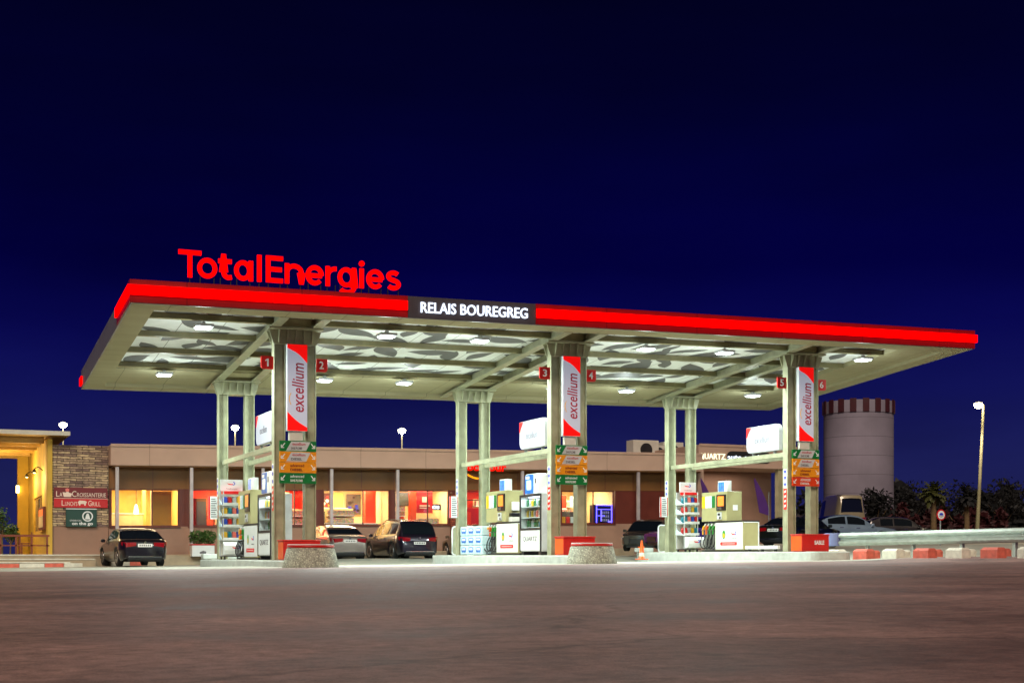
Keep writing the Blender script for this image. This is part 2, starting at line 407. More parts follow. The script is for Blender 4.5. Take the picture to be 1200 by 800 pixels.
def logo(fr, a, b, s, c, parent, txt=True):
    """small round company mark: red ribbon, blue loop, yellow dash"""
    m = MB(); m.prism([(a-.9*s, b+.28*s), (a-.5*s, b-.02*s), (a+.15*s, b-.1*s), (a+.5*s, b+.15*s), (a+.1*s, b+.12*s), (a-.4*s, b+.18*s)], fr, c, c+.004)
    m.build('logo_ribbon', 'tred', parent)
    m = MB()
    R = []
    for i in range(9):
        t = -2.2+i*.5; R.append((a+.42*s+.36*s*cos(t), b+.2*s+.34*s*sin(t)))
    R2 = [(a+.42*s+(x-a-.42*s)*.55, b+.2*s+(y-b-.2*s)*.55) for x, y in reversed(R)]
    for i in range(8):
        m.prism([R[i], R[i+1], R2[7-i], R2[8-i]], fr, c, c+.005)
    m.build('logo_loop', 'tblue', parent)

# ------------------------------------------------------------------ ground, road, pavements
def grid_sheet(xs, ys, zf, name, mat):
    me = bpy.data.meshes.new(name); V = [(x, y, zf(x, y)) for y in ys for x in xs]; nx = len(xs)
    Fc = [(j*nx+i, j*nx+i+1, (j+1)*nx+i+1, (j+1)*nx+i) for j in range(len(ys)-1) for i in range(nx-1)]
    me.from_pydata(V, [], Fc); me.update(); me.shade_smooth()
    o = bpy.data.objects.new(name, me); COL.objects.link(o); me.materials.append(M[mat] if isinstance(mat, str) else mat); structure(o); return o
def rng(a, b, n): return [a+(b-a)*i/n for i in range(n+1)]
xs = [-400, -200, -100, -60]+rng(-40, 60, 80)+[90, 140, 250, 500]
ys = [-120, -80]+rng(-60, 60, 96)+[80, 120, 200, 400, 700]
M['farground'] = mk('bare_ground', (120, 104, 84), .85, var=.25, scale=.2, bump=.2)
gnd = grid_sheet(xs, ys, lambda x, y: gz(x, y)-.03, 'ground', 'farground')
grid_sheet(rng(-40, 45, 70), rng(-4.6, 22, 44), lambda x, y: gz(x, y)-.004, 'forecourt', 'concrete')
grid_sheet(rng(-60, 70, 80), rng(-60, -4.55, 60), lambda x, y: gz(x, y)+.0, 'road', 'asphalt')

# raised pavement in front of the shop
m = MB()
Wz = lambda z: z+CZ
def slab(m, p0, p1, q0, q1, zt, zb):
    m.hexa([(p0, q0, zb), (p1, q0, zb), (p1, q1, zb), (p0, q1, zb), (p0, q0, zt+shear(p0)), (p1, q0, zt+shear(p1)), (p1, q1, zt+shear(p1)), (p0, q1, zt+shear(p0))])
slab(m, -2.9, 21.2, 19.1, 27, Wz(-.02), Wz(-.6))
structure(m.build('pavement', 'pave', bevel=.02))
m = MB()
m.box(-20, -2.95, 17.6, 34, Wz(-.6), Wz(.02)); m.box(-20, -3.6, 16.9, 17.58, Wz(-.6), Wz(-.14))
structure(m.build('terrace_paving', 'pave', bevel=.02))
# red and white kerb at the left
kq = 15.6
mw, mr = MB(), MB()
segs = [(-12.5, 1), (-11.6, 0), (-10.7, 1), (-9.8, 0), (-8.9, 1), (-8.2, 0), (-7.35, 1), (-6.5, 0), (-5.6, 1), (-4.9, 0), (-4.2, 1)]
for i, (p, k) in enumerate(segs[:-1]):
    p2 = segs[i+1][0]; d = .12*max(0, p+6)**1.6 if p > -6 else 0; d2 = .12*max(0, p2+6)**1.6 if p2 > -6 else 0
    mm = mr if k else mw
    z = gz(p, kq); mm.hexa([(p, kq+d, z-.1), (p2-.01, kq+d2, z-.1), (p2-.01, kq+d2+.25, z-.1), (p, kq+d+.25, z-.1),
                            (p, kq+d, z+.14), (p2-.01, kq+d2, z+.14), (p2-.01, kq+d2+.25, z+.14), (p, kq+d+.25, z+.14)])
structure(mw.build('kerb_white', 'blockw', bevel=.015)); structure(mr.build('kerb_red', 'blockr', bevel=.015))
m = MB(); m.box(-20, -4.6, 16.3-.3, 16.95, Wz(-.7), Wz(-.26)); structure(m.build('terrace_step', 'pave', bevel=.02))
for q_, z_ in ((17.58, .024), (16.88, -.137), (15.98, -.257)):
    m = MB(); m.box(-20, (-3.0 if q_ > 17 else -3.65 if q_ > 16.5 else -4.65), q_-.0, q_+.12, Wz(z_-.05), Wz(z_)); structure(m.build('step_nosing', 'blockw', bevel=.01))
for n_, (a, b, mt) in enumerate(((-2.9, -2.1, 'blockw'), (-2.1, -1.5, 'blockr'), (-1.5, 1.1, 'pave'), (1.1, 2.2, 'blockw'))):
    m = MB(); m.box(a+.01, b, 18.6, 19.08, gz(a, 18.6)-.1, Wz(.02-.08+shear(a))); structure(m.build('kerb_'+('red' if mt == 'blockr' else 'white' if mt == 'blockw' else 'stone'), mt, bevel=.015))

# ------------------------------------------------------------------ canopy
can = thing('fuel_canopy', 'long flat beige steel canopy with glowing red edge on twin columns', 'canopy', (9, 4, gz(9, 4)))
PL, PR, QF, QB = -4.8, 22.84, -2.02, 10.16
m = MB(); w = .65
m.pbox(PL, PR, QF, QF+w, 0, .12); m.pbox(PL, PR, QB-w, QB, 0, .12); m.pbox(PL, PL+w, QF+w, QB-w, 0, .12); m.pbox(PR-w, PR, QF+w, QB-w, 0, .12)
m.build('soffit_ring', 'soffit', can)
m = MB(); m.pbox(20.63, PR-w, QF+w, QB-w, .11, .3); m.pbox(PL+w, 20.63, 7.05, QB-w, .11, .3); m.build('soffit_panel', 'soffit', can)
m = MB(); m.pbox(PL+w, 20.63, QF+w, 7.05, .265, .31); m.build('ceiling_panel', 'panel', can)
m = MB(); m.pbox(PL+.02, PR-.02, QF+.02, QB-.02, .48, .56); m.build('roof_deck', 'fascia', can)
# printed leaves under the ceiling sheet
m = MB(); rl = random.Random(3); placed = []; tries = 0
while len(placed) < 150 and tries < 9000:
    tries += 1
    p = rl.uniform(PL+w+.3, 20.3); q = rl.uniform(QF+w+.25, 6.8); l = rl.uniform(.5, 1.1); wd = l*rl.uniform(.34, .6)
    if any((p-a)**2+(q-b)**2 < (.60*(l+c))**2 for a, b, c in placed): continue
    placed.append((p, q, l)); an = rl.uniform(0, 2*pi); K = len(m.v); pts = []
    sk = rl.uniform(-.3, .3)
    for i in range(9):
        t = i/8; pts.append(((t-.5)*2*l, wd*sin(pi*t**(1+sk))+.12*l*sin(pi*t)))
    for i in range(7, 0, -1):
        t = i/8; pts.append(((t-.5)*2*l, -wd*sin(pi*t**(1-sk))*.8+.12*l*sin(pi*t)))
    z = .261-rl.uniform(0, .004)
    V = []
    for x, y in pts:
        pp = min(20.6, max(PL+w+.02, p+x*cos(an)-y*sin(an))); qq = min(7.03, max(QF+w+.02, q+x*sin(an)+y*cos(an)))
        V.append((pp, qq, plane(pp, qq)+CZ+z))
    m.quad(*V)
m.build('leaf_print', 'leaf', can)
for q in (-.12, 2.12, 4.36, 6.6):
    m = MB(); m.pbox(PL+w, 20.62, q-.07, q+.07, .09, .11); m.pbox(PL+w, 20.62, q-.02, q+.02, .11, .255); m.build('purlin', 'steel_dark', can)
for p0 in P0:
    for sgn in (-1, 1):
        c = p0+sgn*.6
        m = MB(); m.pbox(c-.14, c+.14, QF+w-.02, QB-w+.02, -.012, .015); m.pbox(c-.02, c+.02, QF+w, QB-w, .015, .33); m.build('main_beam', 'steel', can)
    for q in (.0, 8.05):
        m = MB(); m.pbox(p0-.46, p0+.46, q-.24, q+.24, .02, .30); m.build('cross_box', 'steel_dark', can)
# fascia
m = MB()
m.pbox(PL-.04, PR+.04, QF-.04, QF, -.004, .615); m.pbox(PR, PR+.04, QF, QB, -.004, .615); m.pbox(PL-.04, PL, QF, QB, -.004, .615); m.pbox(PL-.04, PR+.04, QB, QB+.04, -.004, .615)
fas = m.build('fascia', 'fascia', can)
m = MB(); m.pbox(PL-.07, 2.74, QF-.07, QF-.043, .01, .61); m.pbox(6.68, PR+.07, QF-.07, QF-.043, .01, .61)
m.pbox(PL-.07, PL-.043, QF-.043, .6, .01, .61); m.pbox(PR+.043, PR+.07, QF-.043, .6, .01, .61); m.build('red_cladding', 'fascia_red', can)
def strip(a, b):
    m = MB(); m.pbox(a, b, QF-.13, QF-.075, .205, .455); return m
for a_, b_ in ((PL-.13, 2.72), (6.70, PR+.13)):
    n_ = round((b_-a_)/3.1)
    for k in range(n_):
        x0 = a_+(b_-a_)*k/n_; x1 = a_+(b_-a_)*(k+1)/n_; strip(x0+(.012 if k else 0), x1-(.012 if k < n_-1 else 0)).build('light_strip', 'red_glow', can)
m = MB(); m.pbox(PL-.13, PL-.075, QF-.073, .55, .205, .455); m.build('light_strip', 'red_glow', can)
m = MB(); m.pbox(PR+.075, PR+.13, QF-.073, .55, .205, .455); m.build('light_strip', 'red_glow', can)
m = MB(); m.pbox(PL-.10, PL-.045, QB-.45, QB+.1, .1, .36); m.build('light_strip', 'red_glow2', can)
m = MB(); m.pbox(2.75, 6.67, QF-.06, QF-.045, .01, .61); m.build('name_board', mk('name_board_dark', (66, 62, 68), .5, var=.06), can)
fr = FR((0, QF-.06, 0))
tm = text_mb('RELAIS BOUREGREG', fr, 3.12, 6.41, .165, .465, .01, .05, bold=.006)
tm.v = [(x, y, z+plane(x, QF)+CZ) for x, y, z in tm.v]; tm.build('lettering', 'white_glow', can)
# columns
def post_mesh(pc, q, z0, z1, m=None):
    m = m or MB()
    for s in (-1, 1): m.box(pc+s*.15-.012, pc+s*.15+.012, q-.15, q+.15, z0, z1)
    m.box(pc-.138, pc+.138, q-.05, q+.05, z0, z1)
    return m
for i, p0 in enumerate(P0):
    for q in (0., 8.05):
        z0 = TOP[i]+CZ
        m = MB(); m.pbox(p0-.79, p0+.79, q-.34, q+.34, -.06, -.016)
        m.pbox(p0-.615, p0+.615, q-.16, q+.16, -.46, -.062)
        for k in range(7):
            pp = p0-.72+k*.24
            for sg in (-1, 1):
                P = [(pp-.012, q+sg*.16), (pp+.012, q+sg*.16), (pp+.012, q+sg*.33), (pp-.012, q+sg*.33)]
                if k in (0, 6): continue
                zt = plane(pp, q)+CZ
                m.hexa([(P[0][0], P[0][1], zt-.45), (P[1][0], P[1][1], zt-.45), (P[2][0], q+sg*.2, zt-.40), (P[3][0], q+sg*.2, zt-.40),
                        (P[0][0], P[0][1], zt-.06), (P[1][0], P[1][1], zt-.06), (P[2][0], P[2][1], zt-.06), (P[3][0], P[3][1], zt-.06)])
        for sg in (-1, 1):
            zt = plane(p0, q)+CZ; x0 = p0+sg*.616; x1 = p0+sg*.76
            m.hexa([(x0, q-.16, zt-.44), (x0+sg*.02, q-.16, zt-.44), (x0+sg*.02, q-.13, zt-.44), (x0, q-.13, zt-.44), (x0, q-.16, zt-.07), (x1, q-.16, zt-.07), (x1, q-.13, zt-.07), (x0, q-.13, zt-.07)])
            m.hexa([(x0, q+.13, zt-.44), (x0+sg*.02, q+.13, zt-.44), (x0+sg*.02, q+.16, zt-.44), (x0, q+.16, zt-.44), (x0, q+.13, zt-.07), (x1, q+.13, zt-.07), (x1, q+.16, zt-.07), (x0, q+.16, zt-.07)])
        cap = m.build('column_head', 'steel', can)
        for sg in (-1, 1):
            pc = p0+sg*.45
            post_mesh(pc, q, z0, plane(pc, q)+CZ-.30).build('column_post', 'steel', can, bevel=.004, bseg=1)
    for sg in (-1, 1):
        m = MB(); zz = TOP[i]+CZ; pc = p0+sg*.45
        m.box(pc-.05, pc+.05, .153, 7.897, zz+3.18, zz+3.33); m.build('tie_beam', 'steel', can, bevel=.005, bseg=1)

# rooftop lettering, one part per letter
ts = thing('rooftop_sign', 'glowing red TotalEnergies letters standing on the front roof edge', 'sign', (-.5, QF, plane(-.5, QF)+CZ+.615))
def arc2(cx, cy, rx, ry, t0, t1, n=18): return [(cx+rx*cos(radians(t0+(t1-t0)*k/n)), cy+ry*sin(radians(t0+(t1-t0)*k/n))) for k in range(n+1)]
SW = .118                                    # stroke width of the letters
def ribbon(m, pts, fr, c0, c1, w=SW, closed=False):
    n = len(pts); P = [Vector(p) for p in pts]; Lp, Rp = [], []
    for k in range(n):
        if closed: d0 = (P[k]-P[k-1]).normalized(); d1 = (P[(k+1) % n]-P[k]).normalized()
        else:
            d1 = (P[k+1]-P[k]).normalized() if k < n-1 else (P[k]-P[k-1]).normalized(); d0 = (P[k]-P[k-1]).normalized() if k > 0 else d1
        t = (d0+d1).normalized(); nn = Vector((-t.y, t.x)); sc = 1/max(.5, t.dot(d1)); Lp.append(P[k]+nn*w/2*sc); Rp.append(P[k]-nn*w/2*sc)
    b = len(m.v)
    for c in (c0, c1):
        for q_ in Lp+Rp: m.v.append(tuple(fr(q_.x, q_.y, c)))
    e = n if closed else n-1
    for k in range(e):
        k2 = (k+1) % n
        m.f += [(b+2*n+k, b+2*n+k2, b+3*n+k2, b+3*n+k), (b+k, b+k2, b+n+k2, b+n+k), (b+k, b+k2, b+2*n+k2, b+2*n+k), (b+n+k, b+n+k2, b+3*n+k2, b+3*n+k)]
    if not closed: m.f += [(b, b+n, b+3*n, b+2*n), (b+n-1, b+2*n-1, b+4*n-1, b+3*n-1)]
H = SW/2
def glyph(ch, w):
    X = .545; C = .72; rx = w/2-H; ry = X/2-H; cx = w/2; cy = X/2
    ring = arc2(cx, cy, rx, ry, 0, 345, 23)
    return {
     'T': [([(0, C-H), (w, C-H)], 0), ([(w/2, 0), (w/2, C-SW+.01)], 0)],
     'o': [(ring, 1)],
     't': [([(w*.36, .68), (w*.36, .2)]+arc2(w*.36+.13, .2, .13, .2-H, 180, 290, 8)+[(w*.9, .075)], 0), ([(0, X-H), (w*.9, X-H)], 0)],
     'a': [(arc2(cx-H*.3, cy, rx-H*.3, ry, 0, 345, 23), 1), ([(w-H, 0), (w-H, X)], 0)],
     'l': [([(w/2, 0), (w/2, C)], 0)],
     'E': [([(H, 0), (H, C)], 0), ([(H, H), (w, H)], 0), ([(H, C/2), (w*.93, C/2)], 0), ([(H, C-H), (w, C-H)], 0)],
     'n': [([(H, 0), (H, X)], 0), ([(w-H, 0), (w-H, X-.24)]+arc2(w/2, X-.24, w/2-H, .24-H, 0, 170, 12), 0)],
     'e': [(arc2(cx, cy, rx, ry, 0, 318, 22), 0), ([(H+.02, cy-.01), (w-H*.9, cy-.01)], 0)],
     'r': [([(H, 0), (H, X)], 0), ([(H, X-.26)]+arc2(w*.85, X-.26, w*.85-H, .26-H, 170, 85, 8), 0)],
     'g': [(arc2(cx-H*.3, cy, rx-H*.3, ry, 0, 345, 23), 1), ([(w-H, X), (w-H, 0)]+arc2(w/2, .0, w/2-H, .14, 0, -150, 12), 0)],
     'i': [([(w/2, 0), (w/2, X)], 0), (arc2(w/2, .68, .035, .035, 0, 315, 7), 1)],
     's': [(arc2(cx, cy+ry*.52, rx*.9, ry*.48, 35, 270, 12)+arc2(cx, cy-ry*.52, rx*.95, ry*.5, 88, -150, 12), 0)],
    }[ch]
LET = [('T', 209.3, 236.2), ('o', 231.5, 254.8), ('t', 256, 273.5), ('a', 274.7, 296.8), ('l', 301.3, 307), ('E', 312, 331.8), ('n', 334.2, 356), ('e', 358.7, 379.7), ('r', 382, 395.8), ('g', 396.2, 417.6), ('i', 420.8, 427.6), ('e', 429.8, 450.3), ('s', 452.6, 470.2)]
for ch, xa, xb in LET:
    pa = onq(xa, QF)[0]; pb = onq(xb, QF)[0]; zb_ = plane((pa+pb)/2, QF)+CZ+.615+.155; mm = MB(); fr = FR((pa, QF+.05, zb_))
    for k, (pts, cl) in enumerate(glyph(ch, pb-pa)): ribbon(mm, pts, fr, -.01+.003*k, .045+.004*k, closed=bool(cl), w=SW if ch != 'i' or k == 0 else .085)
    lo = mm.build('letter', 'red_glow2', ts)
    if ch == 'T': xsup = ((pa+pb)/2,)
    elif pb-pa > .3: xsup = (pa+.15*(pb-pa), pb-.15*(pb-pa))
    else: xsup = ((pa+pb)/2,)
    for x in xsup:
        z = plane(x, QF)+CZ+.615; q = MB(); q.box(x-.012, x+.012, QF+.06, QF+.085, z-.03, z+.2); q.build('support_post', 'dark', ts)

# canopy lamps
first = None
lampP = [(-2.6, 0), (2.75, 0), (5.7, 0), (11.4, 0), (14.3, 0), (19.8, 0), (-2.6, 1), (2.75, 1), (5.6, 1), (11.35, 1), (14.3, 1), (19.8, 1)]
ends = ['leftmost', 'second from the left', 'third from the left', 'third from the right', 'second from the right', 'rightmost']
for i, (p, r) in enumerate(lampP):
    q = -.12 if r == 0 else 6.75
    z = plane(p, q)+CZ
    lab = 'square lit canopy lamp in the %s row, %s' % (('front', 'back')[r], ends[i % 6])
    if first is None:
        first = thing('canopy_lamp', lab, 'lamp', (p, q, z), group='square lamps under the canopy')
        m = MB(); m.box(p-.25, p+.25, q-.25, q+.25, z-.10, z-.02); m.box(p-.05, p+.05, q-.05, q+.05, z-.02, z+.06)
        m.build('housing', 'lightgrey', first, bevel=.01)
        m = MB(); m.box(p-.20, p+.20, q-.20, q+.20, z-.135, z-.102); m.build('lens', 'lamp', first, bevel=.01)
    else:
        o = copy_tree(first); o.location = (p, q, z); o['label'] = lab
    ld = bpy.data.lights.new('canopy_light', 'AREA'); ld.shape = 'SQUARE'; ld.size = .4; ld.energy = 310; ld.color = (.86, 1., .93)
    lo = bpy.data.objects.new('canopy_light', ld); lo.location = (p, q, z-.16); COL.objects.link(lo)
    lp = bpy.data.lights.new('ceiling_fill_light', 'POINT'); lp.shadow_soft_size = .2; lp.energy = 44; lp.color = (.86, 1., .96)  # extra point lamp below each fixture, added to brighten the ceiling sheets
    lo = bpy.data.objects.new('ceiling_fill_light', lp); lo.location = (p, q, z-.32); COL.objects.link(lo)

ORD = ('left', 'middle', 'right')
# ------------------------------------------------------------------ islands and what stands on them
for i, p0 in enumerate(P0):
    zt = TOP[i]+CZ; k = ORD[i]
    m = MB(); m.prism(rrect(p0-.85, p0+.85, -1.85, 10.4, .45, 5), lambda a, b, c: (a, b, c), zt-.5, zt-.012)
    isl_o = thing('pump_island', ('grey concrete pump island carrying the %s pump' % k), 'pump island', (p0, 4, zt-.3), group='pump islands')
    m.build('kerb', 'island', isl_o, bevel=.03)
    m = MB(); m.prism(rrect(p0-.72, p0+.72, -1.7, 10.25, .4, 5), lambda a, b, c: (a, b, c), zt-.013, zt); m.build('top_slab', 'concrete', isl_o)

    # upright excellium lightbox on the front column
    t = thing('vertical_lightbox', 'tall lit white and red excellium panel on the %s front column' % k, 'sign', (p0, -.2, zt+3.68), group='upright lightboxes on the front columns')
    fr = FR((p0, -.18, zt))
    MB().fbox(fr, -.27, .32, 3.68, 6.15, -.10, .10).build('case', 'lightgrey', t, bevel=.01)
    MB().fbox(fr, -.265, .315, 3.685, 6.145, .101, .115).build('face', 'lightbox', t)
    c1 = [(.315, 6.145)]+[(-.265, 6.145)]+[(-.265+.58*s, 6.04-.42*(s**.8)+.10*sin(pi*s)) for s in (0, .2, .4, .6, .8, 1)]
    MB().prism(list(c1), fr, .116, .121).build('red_corner', 'lightbox_red', t)
    c2 = [(-.265, 3.685), (.315, 3.685)]+[(.315-.58*s, 3.80+.44*(s**.9)-.02-.06*sin(pi*s)) for s in (0, .2, .4, .6, .8, 1)]
    MB().prism(c2, fr, .116, .121).build('red_corner', 'lightbox_red', t)
    text_mb('excellium', fr, -.13, .22, 4.22, 5.62, .116, .122, bold=.008, shr=.2, rot=True).build('lettering', 'excel', t)
    arc = [(-.17-.05*sin(pi*s), 4.42+.34*s) for s in rng(0, 1, 6)]
    m = MB()
    for a, b in zip(arc, arc[1:]): m.prism([a, b, (b[0]+.022, b[1]), (a[0]+.022, a[1])][::-1], fr, .116, .122)
    m.build('ochre_arc', 'yellow', t)
    MB().fbox(fr, -.20, .20, 3.41, 3.66, -.08, .05).build('mount_plate', 'offwhite', t, bevel=.01)
    # product boards
    boards = [('green', 'excellium', 'SANS PLOMB', True), ('ochre', 'excellium', 'DIESEL', True), ('ochre', 'advanced', 'DIESEL', False), ('green', 'advanced', 'SANS PLOMB', False)]
    if i == 2: boards[3] = ('redboard', 'ADVANCED', 'DIESEL', False)
    kindn = {'green': 'green', 'ochre': 'ochre', 'redboard': 'red'}
    for n, (c, t1, t2, para) in enumerate(boards):
        b1 = 3.40-n*.307; b0 = b1-.295
        pos = ('top', 'second', 'third', 'bottom')[n]
        lb = '%s fuel direction board with two arrows, %s of four on the %s front column' % (kindn[c], pos, k)
        t = thing('direction_board', lb, 'sign', (p0, -.2, zt+b0), group='fuel direction boards')
        fr = FR((p0, -.17, zt))
        MB().fbox(fr, -.47, .60, b0, b1, 0, .05).build('board', c, t, bevel=.004)
        fr = FR((p0, -.221, zt))
        if para:
            MB().prism([(-.28, b0+.02), (.30, b0+.02), (.43, b1-.02), (-.13, b1-.02)], fr, .0, .004).build('white_field', 'lightgrey', t)
        text_mb(t1, fr, -.10 if para else -.16, .28 if para else .24, b1-.125, b1-.045, .0045, .009, bold=.01).build('lettering', 'excel' if para else ('white' if c != 'ochre' else 'maroon'), t)
        text_mb(t2, fr, -.14 if para else -.16, .18 if para else .20, b0+.05, b0+.12, .0045, .009, bold=.02).build('lettering', 'ink' if para else ('white' if c != 'ochre' else 'maroon'), t)
        for sg, ac in ((-1, -.37), (1, .50)):
            zc = b0+.15; L_ = .065
            mm = MB()
            d = [(ac-sg*L_, zc+L_+.01), (ac-sg*(L_-.025), zc+L_+.02), (ac+sg*L_*.6, zc-L_*.6+.02), (ac+sg*(L_*.6-.02), zc-L_*.6)]
            mm.prism(d if sg > 0 else d[::-1], fr, .001, .005)
            d = [(ac+sg*L_, zc-L_), (ac+sg*L_, zc+.03), (ac+sg*(L_-.025), zc+.03), (ac+sg*(L_-.025), zc-L_+.025), (ac-sg*.03, zc-L_+.025), (ac-sg*.03, zc-L_)]
            mm.prism(d if sg > 0 else d[::-1], fr, .0055, .0085)
            mm.build('arrow', 'white', t)
    # lane number flags
    for sg in (-1, 1):
        num = str(2*i+1+(sg > 0))
        a0, a1 = (-.97, -.612) if sg < 0 else (.612, .97)
        t = thing('lane_number_sign', 'small red plate with the white number %s beside the %s front column' % (num, k), 'sign', (p0+(a0+a1)/2, 0, zt+5.43), group='red lane number plates')
        fr = FR((p0, -.03, zt))
        MB().prism(rrect(a0, a1, 5.43, 5.80, (.08 if sg < 0 else .0, 0 if sg < 0 else .08, 0, 0)), fr, 0, .05).build('plate', 'red', t, bevel=.004)
        ac = (a0+a1)/2
        if num == '1':
            MB().prism([(ac-.005, 5.51), (ac+.04, 5.51), (ac+.04, 5.73), (ac, 5.73), (ac-.06, 5.685), (ac-.06, 5.65), (ac-.005, 5.68)], fr, .0505, .058).build('number', 'white', t)
        else: text_mb(num, fr, ac-(.045 if num == '1' else .07), ac+(.045 if num == '1' else .07), 5.51, 5.73, .0505, .058, bold=.012).build('number', 'white', t)
    # lit sign standing on the tie beam
    t = thing('lit_lane_sign', 'rounded white lit sign with a red corner on the tie beam of the %s columns' % k, 'sign', (p0-.45, 1.5, zt+3.4), group='lit signs on the tie beams')
    fr = FR((p0-.53, 1.5, zt), '-p')
    MB().prism(rrect(-1.0, 1.0, 3.42, 4.33, (.22, .03, .22, .03)), fr, -.16, .0).build('case', 'lightgrey', t, bevel=.01)
    MB().prism(rrect(-.98, .98, 3.44, 4.31, (.21, .02, .21, .02)), fr, .001, .015).build('face', 'lightbox', t)
    MB().prism([(-.98, 3.98), (-.93, 3.98), (-.86, 4.10), (-.66, 4.31), (-.98, 4.31)], fr, .016, .02).build('red_corner', 'lightbox_red', t)
    text_mb('excellium', fr, -.45, .45, 3.74, 3.95, .016, .02, bold=-.01).build('lettering', 'ink', t)
    MB().fbox(fr, -.7, -.62, 3.31, 3.43, -.12, -.04).fbox(fr, .62, .7, 3.31, 3.43, -.12, -.04).build('foot', 'grey', t)
    # sticker strips on the posts
    for q, nm in ((0., 'front'), (8.05, 'rear')):
        t = thing('warning_sticker_strip', 'narrow strip of red and white safety stickers on the %s %s column' % (k, nm), 'sticker', (p0-.62, q, zt+1.4), group='sticker strips on the columns')
        fr = FR((p0-.613, q, zt), '-p')
        MB().fbox(fr, -.09, .09, 1.4, 2.1, 0, .004).build('red_field', 'tred', t)
        MB().fbox(fr, -.09, .09, 2.11, 2.75, 0, .004).build('white_field', 'white', t)
        m = MB()
        for z in (1.47, 1.63, 1.79, 1.95): MB().prism([(-.055, z), (.055, z+.03), (.05, z+.10), (-.05, z+.07)], fr, .0045, .008).build('white_mark', 'white', t)
        m = MB()
        for z in (2.18, 2.40, 2.60): MB().prism([(.06*cos(t_*pi/5), z+.06+.06*sin(t_*pi/5)) for t_ in range(10)], fr, .0045, .008).build('pictogram', 'tblue', t)
    # notice board hung on the outer side of the rear column
    t = thing('notice_board', 'narrow white notice board with a red edge beside the %s rear column' % k, 'notice board', (p0-.8, 8.1, zt+1.35), group='notice boards on the rear columns')
    fr = FR((p0-.615, 8.0, zt))
    MB().fbox(fr, -.33, -.02, 1.35, 2.12, 0, .03).build('board', 'white', t)
    MB().fbox(fr, -.33, -.27, 1.35, 2.12, .0305, .034).build('red_edge', 'tred', t)
    m = MB()
    for r in range(9): m.fbox(fr, -.24, -.05-.02*(r % 3), 1.42+r*.075, 1.45+r*.075, .0305, .033)
    m.build('text_lines', 'ink', t)
    MB().fbox(fr, -.05, .0, 1.6, 1.65, -.03, -.001).build('bracket', 'grey', t)

# sand boxes
for i, p0 in enumerate(P0):
    zt = TOP[i]+CZ; a = (-.45, 7.95, 16.5)[i]; q0 = -1.3
    if i == 0: a = -.62
    lbl = ('red sand box behind the stone planter on the left island', 'red sand box behind the stone planter on the middle island', 'red sand box marked SABLE on the right island')[i]
    t = thing('sand_box', lbl, 'sand box', (a+.5, q0+.3, zt), group='red sand boxes')
    MB().box(a, a+1.05, q0, q0+.64, zt, zt+.52).build('bin', 'red', t, bevel=.012)
    MB().box(a-.02, a+1.07, q0-.02, q0+.66, zt+.523, zt+.565).build('lid', 'red', t, bevel=.01)
    MB().box(a-.004, a-.001, q0+.03, q0+.61, zt+.03, zt+.50).build('lit_side_tint', 'orange', t)  # orange light on the left face, put in as a coloured sheet
    if i == 2: text_mb('SABLE', FR((a, q0, zt)), .48, .86, .22, .36, .002, .008, bold=.03).build('lettering', 'white', t)

# stone planters
for n, (px, D) in enumerate(((364, 36.5), (693.5, 40.5))):
    p, q = at(px, D); z = gz(p, q)-.02 if n == 0 else gz(p, q)-.01
    z = Wz(hz(664.3, D)) if n == 0 else Wz(hz(660, D))
    t = thing('stone_planter', ('round tapered stone planter with a red rim before the %s island' % ORD[n]), 'planter', (p, q, z), group='round stone planters')
    MB().lathe((p, q, z-.05), [(.745, 0), (.735, .08), (.63, .52), (.60, .56), (.50, .56), (.48, .50)], 48).build('base', 'cobble', t, smooth=True)
    MB().lathe((p, q, z-.05), [(.615, .562), (.615, .625), (.52, .625), (.52, .562)], 48).build('rim', 'red', t, smooth=True)
    MB().lathe((p, q, z-.05), [(.60, .627), (.60, .652), (.50, .652), (.50, .627)], 48).build('rim_cap', 'white', t, smooth=True)
    MB().lathe((p, q, z-.05), [(.49, .50), (.45, .57), (.2, .60)], 20).build('soil', 'bark', t)

# traffic cone
p, q = at(752, 49.5); z = gz(p, q); z = Wz(hz(655.3, 49.5))
t = thing('traffic_cone', 'orange traffic cone standing by the end of the right island', 'traffic cone', (p, q, z))
MB().lathe((p, q, z), [(.135, .03), (.11, .03), (.07, .40), (.03, .66), (.025, .68), (.01, .68)], 20).build('cone', 'orange', t, smooth=True)
MB().box(p-.18, p+.18, q-.18, q+.18, z, z+.03).build('base', 'orange', t, bevel=.01)
MB().lathe((p, q, z), [(.1045, .12), (.089, .25)], 20).build('band', 'blockw', t)
# small concrete stub with orange top by the cone
p, q = at(766, 54); z = TOP[2]+CZ
t = thing('bollard_stub', 'low concrete stub with an orange top at the rear of the right island', 'bollard', (16.65, 9.7, z))
MB().box(16.3, 16.95, 9.5, 9.9, z, z+.16).build('block', 'island', t, bevel=.02); MB().box(16.4, 16.6, 9.6, 9.8, z+.162, z+.22).build('cap', 'orange', t, bevel=.01)
t = thing('bollard_stub', 'low concrete stub at the rear of the left island', 'bollard', (-.6, 9.9, TOP[0]+CZ))
MB().box(-.8, .5, 9.7, 10.1, TOP[0]+CZ, TOP[0]+CZ+.18).build('block', 'island', t, bevel=.03)

